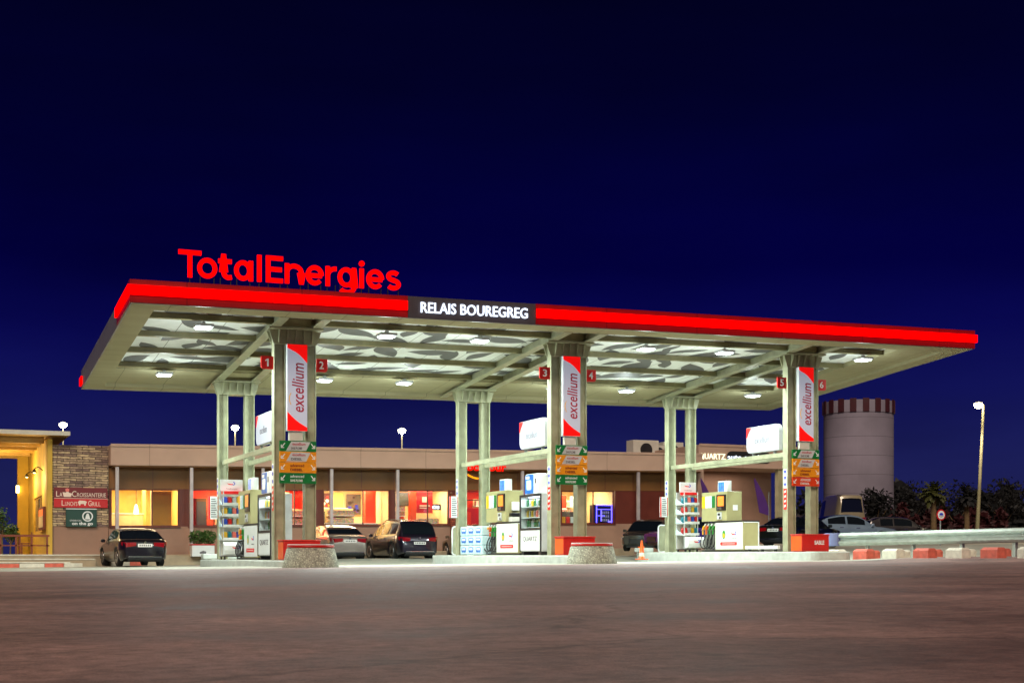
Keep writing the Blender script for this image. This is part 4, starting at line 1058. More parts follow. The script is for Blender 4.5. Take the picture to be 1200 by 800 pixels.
m = MB(); sbox(m, -2.69, 25.4, BQ-.79, BQ-.752, 4.47, 4.58); sbox(m, -2.69, 25.4, BQ-.78, BQ-.752, 3.70, 3.78); m.shear().build('coping', 'bfascia', shop)
m = MB(); sbox(m, -2.6, 25.3, BQ-.72, BQ-.02, 3.64, 3.698); m.shear().build('soffit_board', 'bbrown', shop)
for k in range(10):
    p = -2.42+k*3.04
    m = MB(); sbox(m, p-.07, p+.07, BQ-.70, BQ-.56, -.05, 3.64); m.shear().build('steel_post', 'post', shop, bevel=.01)
# stone end wall
m = MB(); sbox(m, -4.92, -2.70, BQ-.10, BQ+.5, 1.19, 4.52); m.build('stone_cladding', 'stone', shop)
m = MB(); sbox(m, -4.92, -2.70, BQ-.06, BQ+.5, -.4, 1.187); m.build('plaster_base', 'bwall', shop)
# rooms
ROOMS = [(-2.66, .42, 'wall_warm', 24.3), (.45, 6.25, 'wall_red', 24.0), (6.28, 9.68, 'wall_cream', 24.2), (9.71, 12.9, 'wall_cream', 25.0), (12.95, 17.7, 'wall_red', 24.6), (17.78, 20.98, 'wall_cream', 24.4)]
m = MB()
for a, b, c, d in ROOMS:
    m = MB(); sbox(m, a, b, d, d+.1, -.02, 3.4); sbox(m, a, a+.03, BQ+.22, d, -.02, 3.4); sbox(m, b-.03, b, BQ+.22, d, -.02, 3.4); m.shear().build('inner_wall', c, shop)
m = MB(); sbox(m, -2.68, 21.0, BQ+.22, 26, -.06, -.02); m.shear().build('inner_floor', 'floor_in', shop)
m = MB(); sbox(m, -2.68, 21.0, BQ+.222, 26, 2.95, 3.0); m.shear().build('inner_ceiling', 'wall_cream', shop)
m = MB(); sbox(m, -2.68, 25.3, 26.01, 26.2, -.4, 4.3); m.shear().build('rear_wall', 'bwall', shop)
for a, b in WIN:
    m = MB(); t_ = .05
    sbox(m, a, b, BQ+.04, BQ+.14, 1.175, 1.175+t_); sbox(m, a, b, BQ+.04, BQ+.14, 2.755-t_, 2.755); sbox(m, a, a+t_, BQ+.04, BQ+.14, 1.175+t_, 2.755-t_); sbox(m, b-t_, b, BQ+.04, BQ+.14, 1.175+t_, 2.755-t_)
    mid = (a+b)/2+.3; sbox(m, mid-.02, mid+.02, BQ+.05, BQ+.13, 1.175+t_, 2.755-t_)
    fo = m.shear().build('window', 'bframe', shop)
    m = MB(); sbox(m, a+t_, b-t_, BQ+.085, BQ+.095, 1.175+t_, 2.755-t_); m.shear().build('pane', 'glass', fo)
    m = MB(); sbox(m, a-.05, b+.05, BQ-.06, BQ-.002, 1.12, 1.17); m.shear().build('sill', 'bframe', fo)
# entrance
m = MB()
for p in (12.98, 14.1, 15.3, 16.5, 17.68): sbox(m, p, p+.06, BQ+.04, BQ+.14, -.02, 2.75)
for z in (.0, 2.3, 2.70): sbox(m, 13.04, 17.68, BQ+.045, BQ+.135, z-.02, z+.03)
ent = m.shear().build('entrance_frame', 'bframe', shop)
m = MB(); sbox(m, 13.04, 17.68, BQ+.085, BQ+.095, .0, 2.7); m.shear().build('entrance_glass', 'glass', ent)
# lights in rooms
def room_light(p, q, z, e, col=(1., .80, .50), sx=2.2, sy=1.6):
    l = bpy.data.lights.new('room_light', 'AREA'); l.shape = 'RECTANGLE'; l.size = sx; l.size_y = sy; l.energy = e; l.color = col
    o = bpy.data.objects.new('room_light', l); o.location = (p, q, Wz(z)+shear(p)); COL.objects.link(o)
def bulbs(ps, q, z):
    for p in ps:
        m = MB().cyl((p, q, Wz(z)+shear(p)), (p, q, Wz(z+.05)+shear(p)), .07, .07, 12); m.build('ceiling_spot', 'bulb', shop)
for (a, b, c, d), e in zip(ROOMS, (165, 430, 230, 190, 190, 160)):
    room_light((a+b)/2, 22.4, 2.93, e, sx=(b-a)*.7)
bulbs((-2.0, -1.2, -.4, 1.5, 2.6, 4.4, 5.5, 7.2, 8.4, 9.1, 10.5, 11.6), 22.0, 2.88)
# what is inside
def inner(name, label, cat, p0, p1, q0, q1, z0, z1, mat, grp=None, extra=None):
    s = shear((p0+p1)/2)
    t = thing(name, label, cat, ((p0+p1)/2, q0, Wz(z0)+s), group=grp)
    MB().box(p0, p1, q0, q1, Wz(z0)+s, Wz(z1)+s).build('body', mat, t, bevel=.01)
    if extra: extra(t, s)
    return t
def top_slab(p0, p1, q0, q1, z, mat):
    return lambda t, s: MB().box(p0-.03, p1+.03, q0-.03, q1, Wz(z)+s+.001, Wz(z+.05)+s).build('top', mat, t)
inner('serving_counter', 'cream tiled counter behind the leftmost shop window', 'counter', -2.4, -1.0, 22.6, 23.1, 0, 1.75, 'wall_cream', extra=top_slab(-2.4, -1.0, 22.6, 23.1, 1.75, 'white'))
inner('partition_screen', 'tan partition screen behind the leftmost shop window', 'partition', -.78, .05, 21.6, 21.7, 0, 2.70, 'wall_tan', extra=lambda t, s: MB().box(-.82, -.785, 21.58, 21.72, Wz(0)+s, Wz(2.72)+s).build('edge_post', 'wall_cream', t))
def lamp_fig(px_p, q, z, lab):
    s = shear(px_p); t = thing('pendant_lamp', lab, 'lamp', (px_p, q, Wz(z)+s), group='pendant lamps in the shop')
    MB().lathe((px_p, q, Wz(z)+s), [(.02, .42), (.06, .36), (.11, .1), (.10, 0), (.02, -.02)], 14).build('shade', 'bulb', t, smooth=True)
    MB().cyl((px_p, q, Wz(z+.42)+s), (px_p, q, Wz(2.94)+s), .012, .012, 6).build('cable', 'black', t)
lamp_fig(-1.35, 22.2, 1.75, 'glowing pendant lamp in the leftmost shop window')
lamp_fig(2.15, 22.3, 1.85, 'glowing pendant lamp in the red lit shop window')
inner('menu_column', 'pale yellow column behind the leftmost shop window', 'column', -.95, -.80, 23.2, 23.4, 0, 2.9, 'wall_warm', extra=lambda t, s: MB().box(-1.0, -.75, 23.15, 23.45, Wz(0)+s, Wz(.1)+s).build('foot', 'white', t))
inner('drinks_fridge', 'brown topped drinks fridge in the red lit shop window', 'fridge', 1.25, 1.75, 22.6, 23.2, 0, 2.45, 'bbrown', extra=lambda t, s: MB().box(1.3, 1.7, 22.58, 22.6, Wz(.9)+s, Wz(2.3)+s).build('door', 'tvscreen', t))
inner('shelf_unit', 'orange red shelf unit in the red lit shop window', 'shelf', 1.2, 2.6, 23.3, 23.7, 0, 1.70, 'wall_red', extra=top_slab(1.2, 2.6, 23.3, 23.7, 1.70, 'orange'))
inner('cream_cupboard', 'cream cupboard at the right of the red lit shop window', 'cupboard', 2.05, 2.9, 22.3, 22.8, 0, 1.95, 'wall_cream', extra=lambda t, s: MB().box(2.46, 2.48, 22.285, 22.3, Wz(.2)+s, Wz(1.9)+s).build('door_gap', 'bbrown', t))
def goods_shelf(p0, p1, q, zs, lab, back='wall_cream'):
    s = shear((p0+p1)/2); t = thing('goods_shelf', lab, 'shelf', ((p0+p1)/2, q, Wz(0)+s), group='goods shelves in the shop')
    MB().box(p0, p1, q+.36, q+.40, Wz(0)+s, Wz(zs[-1]+.35)+s).build('back_panel', back, t)
    for z in zs:
        MB().box(p0, p1, q, q+.358, Wz(z)+s, Wz(z+.03)+s).build('shelf_board', 'white', t)
        MB().box(p0+.04, p1-.04, q+.06, q+.3, Wz(z+.031)+s, Wz(z+.26)+s).build('goods_row', 'goods', t)
goods_shelf(4.85, 6.05, 21.9, (.9, 1.25, 1.6), 'stocked shelf by the left front column window')
goods_shelf(7.0, 8.3, 21.75, (1.28, 1.62), 'low stocked shelf under the speckled picture')
goods_shelf(10.15, 10.95, 22.4, (.9, 1.25, 1.6, 1.95-.1), 'stocked shelf under the grey wall screen', 'wall_red')
goods_shelf(11.4, 12.4, 21.8, (.9, 1.22), 'low stocked shelf under the red menu board')
goods_shelf(14.9, 17.4, 23.6, (.5, .9, 1.3, 1.7, 2.1), 'tall stocked shelf inside the shop entrance')
goods_shelf(18.3, 19.8, 22.8, (1.0, 1.35, 1.7, 2.05), 'stocked shelf behind the advert panels')
goods_shelf(2.75, 3.3, 21.8, (1.0, 1.35, 1.7), 'narrow stocked shelf at the right of the red lit window', 'wall_red')
# picture wall between the two middle columns
def picture(p0, p1, z0, z1, q, mat, label, seed=1, cols=('b_red', 'b_gold', 'tgreen', 'orange', 'white')):
    s = shear((p0+p1)/2); t = thing('wall_picture', label, 'picture', ((p0+p1)/2, q, Wz(z0)+s), group='pictures in the shop')
    MB().box(p0, p1, q-.03, q, Wz(z0)+s, Wz(z1)+s).build('board', mat, t)
    r = random.Random(seed)
    fr = FR((0, q-.031, Wz(0)+s))
    for c in cols:
        m = MB()
        for k in range(7):
            a = r.uniform(p0+.1, p1-.1); b = r.uniform(z0+.1, z1-.1); R_ = r.uniform(.04, .11); h_ = .002*(cols.index(c)+1)
            m.prism([(a+R_*cos(j*pi/4), b+R_*.8*sin(j*pi/4)) for j in range(8)], fr, h_-.0015+.0002*k, h_+.0002*k)
        m.build('printed_shapes', c, t)
picture(3.9, 5.6, 2.0, 2.75, 23.2, 'wall_cream', 'fruit picture above the shelf behind the left front column', 4)
inner('produce_shelf', 'white shelf with fruit behind the left front column', 'shelf', 3.9, 5.7, 22.9, 23.3, 0, 1.95, 'wall_cream', extra=top_slab(3.9, 5.7, 22.9, 23.3, 1.95, 'white'))
inner('fruit_crate', 'orange fruit crate behind the left front column', 'crate', 4.0, 4.6, 22.4, 22.8, 1.0, 1.42, 'orange', extra=top_slab(4.0, 4.6, 22.4, 22.8, 1.42, 'wall_red'))
picture(7.0, 7.75, 1.95, 2.75, 24.1, 'bframe', 'dark speckled picture on the cream wall', 8, ('b_gold', 'white', 'b_red'))
picture(8.55, 9.25, 1.75, 2.70, 24.1, 'tvscreen', 'framed portrait shaped picture on the cream wall', 9, ('bbrown', 'tblue', 'black'))
inner('yellow_panel', 'glowing yellow wall panel beside the speckled picture', 'panel', 7.8, 8.35, 23.9, 24.0, 2.0, 2.75, 'wall_warm', extra=lambda t, s: MB().box(7.8, 8.35, 23.88, 23.9, Wz(2.0)+s, Wz(2.05)+s).build('edge', 'white', t))
inner('bakery_display', 'white bakery display behind the cream wall window', 'counter', 6.9, 8.1, 22.5, 23.0, 0, 1.95, 'wall_cream', extra=lambda t, s: [MB().box(7.0, 8.0, 22.48, 22.5, Wz(1.2)+s, Wz(1.85)+s).build('front_glass', 'tvscreen', t), MB().box(6.85, 8.15, 22.45, 23.0, Wz(1.951)+s, Wz(2.02)+s).build('top', 'white', t)])
inner('low_counter', 'yellow lit low counter below the speckled picture', 'counter', 6.8, 9.3, 21.6, 22.0, 0, 1.25, 'wall_warm', extra=top_slab(6.8, 9.3, 21.6, 22.0, 1.25, 'white'))
def redcol(a, b, lab): inner('red_column', lab, 'column', a, b, 22.0, 22.3, 0, 2.9, 'wall_red', 'red columns in the shop', lambda t, s: MB().box(a-.04, b+.04, 21.96, 22.34, Wz(0)+s, Wz(.12)+s).build('foot', 'orange', t))
redcol(9.35-1.0+.5, 9.35, 'bright red column left of the wall screen')
def tv(t, s): MB().box(10.03, 11.05, 22.18, 22.2, Wz(2.12)+s, Wz(2.66)+s).build('screen', 'tvscreen', t)
inner('wall_screen', 'grey wall screen with a dark frame between red columns', 'screen', 9.98, 11.10, 22.2, 22.26, 2.08, 2.70, 'dark', extra=tv)
redcol(9.80, 10.1, 'bright red column left below the grey wall screen'); redcol(11.0, 11.3, 'bright red column right below the grey wall screen')
def redp(t, s):
    MB().box(11.5, 12.0, 22.08, 22.09, Wz(2.06)+s, Wz(2.12)+s).build('text_line', 'cream', t); MB().box(11.5, 11.9, 22.08, 22.09, Wz(1.97)+s, Wz(2.01)+s).build('text_line', 'cream', t)
    MB().box(11.62, 11.84, 22.08, 22.09, Wz(2.25)+s, Wz(2.5)+s).build('emblem', 'cream', t)
inner('red_menu_board', 'red menu board with a cream emblem and two lines of text', 'menu board', 11.35, 12.15, 22.1, 22.15, 1.75, 2.75, 'signred', extra=redp)
inner('coffee_counter', 'grey coffee counter under white lettering in the shop', 'counter', 10.6, 12.6, 23.2, 23.8, 0, 1.45, 'tvscreen', extra=top_slab(10.6, 12.6, 23.2, 23.8, 1.45, 'white'))
def cs(t, s): text_mb('STARBUCKS', FR((0, 22.88, Wz(0)+s)), 11.75, 12.75, 1.98, 2.12, 0, .01, bold=.03).build('lettering', 'neonw', t)
inner('counter_sign', 'dark sign bar with white lit lettering above the coffee counter', 'sign', 11.65, 12.85, 22.9, 22.96, 1.92, 2.2, 'dark', extra=cs)
inner('brick_pillar', 'red brick pillar beside the shop entrance', 'pillar', 12.48, 12.94, BQ-.30, BQ-.02, -.02, 2.6, M['brickr'], extra=lambda t, s: MB().box(12.46, 12.96, BQ-.32, BQ-.01, Wz(2.601)+s, Wz(2.66)+s).build('cap', 'bframe', t))
inner('red_vending_machine', 'red vending machine inside the shop entrance', 'vending machine', 13.2, 14.6, 22.2, 22.9, 0, 2.0, 'red', extra=lambda t, s: MB().box(13.3, 14.1, 22.18, 22.2, Wz(.8)+s, Wz(1.8)+s).build('glass_front', 'wall_red', t))
# right window contents
for k, (a, b, z0, z1, mt, lab) in enumerate(((18.3, 18.9, 1.9, 2.5, 'orange', 'orange advert panel in the right shop window'), (18.95, 19.2, 1.9, 2.6, 'wall_red', 'narrow red advert panel in the right shop window'), (19.4, 19.75, 2.0, 2.55, 'pale_blue', 'pale blue advert panel in the right shop window'), (20.0, 20.2, 2.0, 2.6, 'rwood', 'narrow brown panel in the right shop window'))):
    inner('advert_panel', lab, 'panel', a, b, 22.4, 22.44, z0, z1, mt, 'adverts in the right shop window', lambda t, s, a=a, b=b, z0=z0: MB().box(a, b, 22.38, 22.4, Wz(z0)+s, Wz(z0+.08)+s).build('edge', 'white', t))
inner('magazine_rack', 'pink and grey magazine rack below the advert panels', 'rack', 18.25, 19.7, 22.0, 22.3, 0, 1.8, 'tvscreen', extra=lambda t, s: [MB().box(18.3+k*.23, 18.48+k*.23, 21.97, 22.0, Wz(1.25)+s, Wz(1.55)+s).build('magazine', ('b_pink', 'white', 'b_gold', 'b_red', 'pale_blue', 'b_silver')[k], t) for k in range(6)])
def neon(t, s):
    fr = FR((0, BQ+.2, Wz(0)+s))
    for a, b, c, d in ((20.05, 20.9, 2.05, 2.09), (20.05, 20.9, 1.86, 1.89), (20.05, 20.09, 1.22, 2.04), (20.86, 20.9, 1.22, 2.04), (20.3, 20.34, 1.3, 1.85), (20.12, 20.5, 1.55, 1.58), (20.7, 20.84, 1.25, 1.32)):
        MB().fbox(fr, a, b, c, d, .0, .03).build('neon_tube', 'neon', t)
    m = MB()
    for r in range(3):
        for k in range(4): m.fbox(fr, 20.38+k*.11, 20.45+k*.11, 1.3+r*.18, 1.42+r*.18, -.1, -.05)
    m.build('bottles_row', 'b_silver', t)
inner('neon_cooler', 'drinks cooler edged with blue violet neon in the right window', 'cooler', 20.0, 20.93, BQ+.35, BQ+.8, 0, 2.1, 'black', extra=neon)

# shop signs
sgn = thing('shop_name_sign', 'red bonjour letters with a smile line on the shop fascia', 'sign', (14, BQ-.8, Wz(3.8)))
D0 = onq(548, BQ-.8); D1 = onq(593, BQ-.8)
zA = Wz(hz(552, 63.5)); zB = Wz(hz(541.5, 63.5))
MATS['bonj'] = emit('bonjour_red', (250, 20, 6), 1.1)
text_mb('bonjour', FR((0, BQ-.79, 0)), D0[0], D1[0], zA-.1, zB, .0, .06, bold=.012).build('lettering', MATS['bonj'], sgn)
m = MB(); fr = FR((0, BQ-.79, 0)); pts = [(D0[0]+.0+1.0*s, zA-.12-.16*sin(pi*s)) for s in rng(0, 1, 8)]
for (a, b), (c, d) in zip(pts, pts[1:]): m.prism([(a, b-.08), (c, d-.08), (c, d), (a, b)], fr, .0, .04)
MATS['smile'] = emit('smile_orange', (255, 150, 20), 1.3); m.build('smile_line', MATS['smile'], sgn)
fr = FR((0, BQ-.11, 0))
def P_(px): return onq(px, BQ-.1)[0]
def Zy(y): return Wz(hz(y, 57.3))
s1 = thing('restaurant_sign', 'dark maroon and red restaurant sign reading La Croissanterie on the stone wall', 'sign', (-3.9, BQ-.1, Zy(595)))
a0, a1 = P_(63), P_(125.8)
MB().fbox(fr, a0, a1, Zy(583.3), Zy(571), 0, .08).build('upper_board', 'maroon', s1); MB().fbox(fr, a0, a1, Zy(594.3), Zy(584), 0, .09).build('lower_board', 'signred', s1)
MB().fbox(fr, a0, a1, Zy(583.9), Zy(583.4), 0, .095).build('divider', 'cream', s1)
fs = FR((0, BQ-.191, 0)); 
def txt(b, x0, x1, y0, y1, mt, par, frm, **k): text_mb(b, frm, P_(x0), P_(x1), Zy(y1), Zy(y0), .0, .012, **k).build('lettering', mt, par)
txt('L', 65.5, 69, 575.5, 581.8, 'cream', s1, fs, bold=.01); txt('A', 69.5, 72.8, 577, 581.8, 'cream', s1, fs, bold=.01); txt('C', 84, 89.3, 575, 581.8, 'cream', s1, fs); txt('ROISSANTERIE', 90, 123.8, 577, 581.8, 'cream', s1, fs)
fs2 = FR((0, BQ-.201, 0))
txt('L', 72, 75.5, 586, 592.3, 'cream', s1, fs2); txt('UNCH', 76, 87.2, 587.6, 592.3, 'cream', s1, fs2); txt("'S", 87.8, 90.3, 587.4, 592.3, 'cream', s1, fs2); txt('G', 103, 107, 586, 592.3, 'cream', s1, fs2); txt('RILL', 107.5, 117.5, 587.6, 592.3, 'cream', s1, fs2)
# emblem: baker bust and a bull outline
m = MB(); cxp = P_(78.5)
def blob(pts, mt, par, frm, nm='emblem'):
    MB().prism([(P_(x), Zy(y)) for x, y in pts], frm, 0, .012).build(nm, mt, par)
blob([(74.5, 582), (83, 582), (84, 578), (80.5, 577), (80, 576), (77.5, 576), (77, 577), (73, 576.5), (73.6, 579)][::1], 'cream', s1, fs)
blob([(76.8, 575.8), (80.4, 575.8), (81, 573), (78.6, 571.8), (76.2, 573)], 'bottle_pinkish' if False else 'b_pink', s1, fs, 'emblem_cap')
blob([(92.4, 592), (93.6, 592), (94.3, 590), (98, 590), (98.6, 592), (100, 592), (100.6, 589.3), (101.6, 587.5), (99, 586.2), (92.6, 586), (91, 588)], 'cream', s1, fs2, 'emblem_bull')
s2 = thing('coffee_sign', 'dark green board with a round white emblem on the stone wall', 'sign', (-3.8, BQ-.1, Zy(617)))
MB().fbox(fr, P_(77), P_(113), Zy(617), Zy(596.5), 0, .10).build('board', 'dgreen', s2, bevel=.01)
MB().fbox(fr, P_(77), P_(113), Zy(596.4), Zy(595.4), 0, .12).build('top_light', 'white', s2)
fs3 = FR((0, BQ-.211, 0))
def ring_(cx, cy, r, n=24): return [(cx+r*cos(2*pi*k/n), cy+r*sin(2*pi*k/n)) for k in range(n)]
ccx, ccy = P_(102.3), Zy(604.5)
MB().prism(ring_(ccx, ccy, .215), fs3, 0, .006).build('emblem_ring', 'white', s2); MB().prism(ring_(ccx, ccy, .165), fs3, .0065, .009).build('emblem_field', 'dgreen', s2)
MB().prism([(ccx-.1, ccy-.12), (ccx+.1, ccy-.12), (ccx+.07, ccy+.02), (ccx+.03, ccy+.12), (ccx-.03, ccy+.12), (ccx-.07, ccy+.02)], fs3, .0095, .012).build('emblem_figure', 'white', s2)
txt('STARBUCKS', 81.5, 95, 608.6, 610.4, 'white', s2, fs3); txt('on the go', 84, 108.5, 611, 615.8, 'white', s2, fs3, bold=.03)

# planter with shrub by the shop wall
def leaf_cloud(c, rx, ry, rz, n, size, seed=1, flat=0.):
    r = random.Random(seed); m = MB()
    for _ in range(n):
        while True:
            v = Vector((r.uniform(-1, 1), r.uniform(-1, 1), r.uniform(-1, 1)))
            if v.length <= 1 and v.length > r.uniform(0, .75): break
        p = Vector(c)+Vector((v.x*rx, v.y*ry, v.z*rz)); s = size*r.uniform(.6, 1.4)
        a = Vector((r.gauss(0, 1), r.gauss(0, 1), r.gauss(0, .7))).normalized(); b = a.cross(Vector((r.gauss(0, 1), r.gauss(0, 1), r.gauss(0, 1)))).normalized()
        m.quad(p-a*s, p-b*s*.4, p+a*s, p+b*s*.4)
    return m
p, q = at(237, 57.3); zg = Wz(0)
t = thing('shrub_planter', 'pale box planter with a red rim holding a green shrub by the shop', 'planter', (p, q, zg-.05))
MB().box(p-.46, p+.46, q-.25, q+.25, zg-.06, zg+.40).build('box', 'white', t, bevel=.02); MB().box(p-.48, p+.48, q-.27, q+.27, zg+.401, zg+.45).build('rim', 'signred', t, bevel=.01)
MB().prism([(-.15, .06), (.1, .06), (.12, .14), (0, .18), (-.15, .12)], FR((p, q-.251, zg)), 0, .004).build('mark', 'ink', t)
mm = leaf_cloud((p-.2, q, zg+.72), .36, .3, .30, 420, .07, 3); m2 = leaf_cloud((p+.25, q, zg+.75), .36, .3, .30, 420, .07, 4)
k = len(mm.v); mm.v += m2.v; mm.f += [tuple(k+i for i in f) for f in m2.f]; mm.build('shrub', 'leafg', t)
MB().cyl((p-.2, q, zg+.4), (p-.2, q, zg+.7), .03).cyl((p+.25, q, zg+.4), (p+.25, q, zg+.7), .03).build('stem', 'bark', t)

# roof plant
for k, (px, D, w_, h_) in enumerate(((753, 73, .75, .62), (768, 73.5, .35, .45), (785, 74, .6, .6))):
    p, q = at(px, D); z = Wz(5.15); h_ *= 1.35
    t = thing('air_conditioning_unit', ('square air conditioning unit on the shop roof', 'small vent box on the shop roof between two units', 'air conditioning unit on the shop roof by the right rear column')[k], 'air conditioner', (p, q, z), group='units on the shop roof')
    MB().box(p-w_, p+w_, q-.4, q+.4, z-.3, z+h_).build('casing', 'offwhite', t, bevel=.02)
    MB().cyl((p, q-.401, z+h_*.4), (p, q-.43, z+h_*.4), h_*.42, h_*.42, 20).build('fan_grille', 'dark', t)

# ------------------------------------------------------------------ terrace building at the left
ter = thing('cafe_terrace', 'yellow walled cafe terrace under a flat timber slatted roof', 'building', (-9, 24, Wz(0)))
m = MB(); sbox(m, -5.15, -4.93, BQ-.08, 31.3, 0, 1.0); sbox(m, -5.15, -4.93, BQ-.08, 22.9, 1.0, 4.75); sbox(m, -5.15, -4.93, 27.6, 31.3, 1.0, 4.75); sbox(m, -5.15, -4.93, 22.9, 27.6, 2.55, 4.75)
m.build('wall', 'yellow_wall', ter)
m = MB(); sbox(m, -5.65, -5.16, 30.9, 31.3, 0, 4.72); m.build('end_pier', 'yellow_wall', ter)
m = MB(); sbox(m, -5.12, -4.93, BQ-.2, BQ-.09, 0, 4.72); m.build('front_pier', 'yellow_wall', ter)
m = MB()
for q in (22.9, 24.45, 26.0, 27.5): sbox(m, -5.1, -5.0, q, q+.1, 1.0, 2.55)
sbox(m, -5.09, -5.01, 23.0, 27.5, 1.0, 1.08); sbox(m, -5.09, -5.01, 23.0, 27.5, 2.47, 2.55)
wf = m.build('window_frame', 'timber', ter); m = MB(); sbox(m, -5.055, -5.045, 23.0, 27.5, 1.08, 2.47); m.build('pane', 'tvscreen', wf)
m = MB(); sbox(m, -20, -4.3, BQ-.6, 31.6, 4.86, 5.0); m.build('roof', 'timber', ter)
m = MB(); sbox(m, -20, -4.28, BQ-.72, BQ-.6, 4.86, 5.03); m.build('roof_edge', 'offwhite', ter)
for q in (21.2, 23.2, 25.2, 27.2, 29.2, 31.2):
    m = MB(); sbox(m, -20, -5.2, q-.07, q+.07, 4.60, 4.855); m.build('rafter', 'timber', ter)
m = MB(); m.box(-14, -13.8, 21, 31, Wz(4.5), Wz(4.62)); m.build('tie_rafter', 'timber', ter)
m = MB(); sbox(m, -12.3, -12.05, BQ-.3, BQ-.05, 0, 4.6); m.build('roof_post', 'timber', ter)
for k, (q, z) in enumerate(((22.3, 3.55), (26.8, 3.6))):
    t = thing('wall_lamp', ('curved dark wall lamp near the front of the yellow wall', 'curved dark wall lamp further along the yellow wall')[k], 'lamp', (-5.3, q, Wz(z)), group='lamps on the yellow wall')
    MB().tube([(-5.16, q, Wz(z)), (-5.35, q, Wz(z+.16)), (-5.5, q, Wz(z+.05))], .02).build('arm', 'black', t); MB().lathe((-5.5, q, Wz(z-.1)), [(.10, 0), (.07, .1), (.02, .16)], 12).build('shade', 'black', t)
    MB().lathe((-5.5, q, Wz(z-.13)), [(.04, 0), (.05, .03)], 10).build('bulb', 'bulb', t)
    l = bpy.data.lights.new('wall_lamp_light', 'POINT'); l.energy = 80; l.color = (1, .72, .32); l.shadow_soft_size = .08
    o = bpy.data.objects.new('wall_lamp_light', l); o.location = (-5.75, q, Wz(z-.35)); COL.objects.link(o)
t = thing('wall_lantern', 'small glowing lantern on the far pier of the yellow wall', 'lamp', (-5.75, 30.85, Wz(3.1)))
MB().box(-5.72, -5.58, 30.74, 30.88, Wz(2.95), Wz(3.3)).build('glass', 'bulb', t, bevel=.02); MB().box(-5.74, -5.56, 30.72, 30.89, Wz(3.301), Wz(3.36)).build('cap', 'black', t)
l = bpy.data.lights.new('terrace_fill_light', 'POINT'); l.energy = 330; l.color = (1, .74, .34); l.shadow_soft_size = .1  # lamp added to brighten the terrace roof, hung in an added pendant
o = bpy.data.objects.new('terrace_fill_light', l); o.location = (-7.5, 26.5, Wz(3.9)); COL.objects.link(o)
m_ = thing('added_pendant', 'round pendant lantern added under the terrace roof to light it', 'lamp', (-7.5, 26.5, Wz(3.9)))
MB().cyl((-7.5, 26.5, Wz(4.15)), (-7.5, 26.5, Wz(4.6)), .012).build('cable', 'black', m_); MB().lathe((-7.5, 26.5, Wz(3.98)), [(.02, .18), (.12, .12), (.14, .04), (.1, 0)], 14).build('shade', 'bulb', m_)
t = thing('poster_case', 'wood framed menu case with an orange poster on the yellow wall', 'poster case', (-5.2, 21.9, Wz(1.1)))
fr = FR((-5.16, 22.1, Wz(0)), '-p')
MB().fbox(fr, -1.2, 1.2, 1.05, 2.0, 0, .1).build('frame', 'rwood', t, bevel=.01); MB().fbox(fr, -1.05, 1.05, 1.15, 1.62, .101, .11).build('poster', 'wall_cream', t); MB().fbox(fr, -1.05, 1.05, 1.625, 1.9, .101, .11).build('poster_top', 'screen_o', t)
# railing and seats
t = thing('terrace_railing', 'low red brown timber railing along the terrace edge', 'railing', (-9, 18.6, Wz(.02)))
for k in range(17): MB().box(-14.6+k*.58, -14.53+k*.58, 18.5, 18.58, Wz(.02), Wz(.72)).build('baluster', 'rwood', t)
MB().box(-14.7, -5.2, 18.48, 18.6, Wz(.722), Wz(.80)).build('top_rail', 'rwood', t); MB().box(-14.7, -5.2, 18.50, 18.58, Wz(.35), Wz(.40)).build('mid_rail', 'rwood', t)
def chair(p, q, rz, lab):
    t = thing('terrace_chair', lab, 'chair', (p, q, Wz(.02)), rz, 'chairs on the terrace')
    for x in (-.19, .19):
        for y in (-.19, .19): MB().box(x-.02, x+.02, y-.02, y+.02, 0, .44 if y < 0 else .9).build('leg', 'rwood', t, world=False)
    MB().box(-.22, .22, -.22, .22, .44, .47).build('seat', 'rwood', t, world=False, bevel=.01)
    MB().box(-.17, .17, .175, .20, .6, .88).build('backrest', 'rwood', t, world=False)
def table(p, q, lab):
    t = thing('terrace_table', lab, 'table', (p, q, Wz(.02)), 0, 'tables on the terrace')
    MB().box(p-.45, p+.45, q-.4, q+.4, Wz(.74), Wz(.78)).build('tabletop', 'timber', t, bevel=.01)
    for x in (-.38, .38):
        for y in (-.33, .33): MB().box(p+x-.025, p+x+.025, q+y-.025, q+y+.025, Wz(.02), Wz(.738)).build('leg', 'rwood', t)
table(-6.6, 20.2, 'timber terrace table nearest the yellow wall'); table(-8.6, 20.6, 'timber terrace table left of the other one')
for k, (p, q, r, s_) in enumerate(((-5.95, 20.0, -1.6, 'right of the nearer table'), (-7.3, 20.1, 1.6, 'left of the nearer table'), (-7.9, 20.8, -1.5, 'between the two tables'), (-9.3, 20.5, 1.6, 'left of the farther table'))):
    chair(p, q, r, 'red brown terrace chair '+s_)
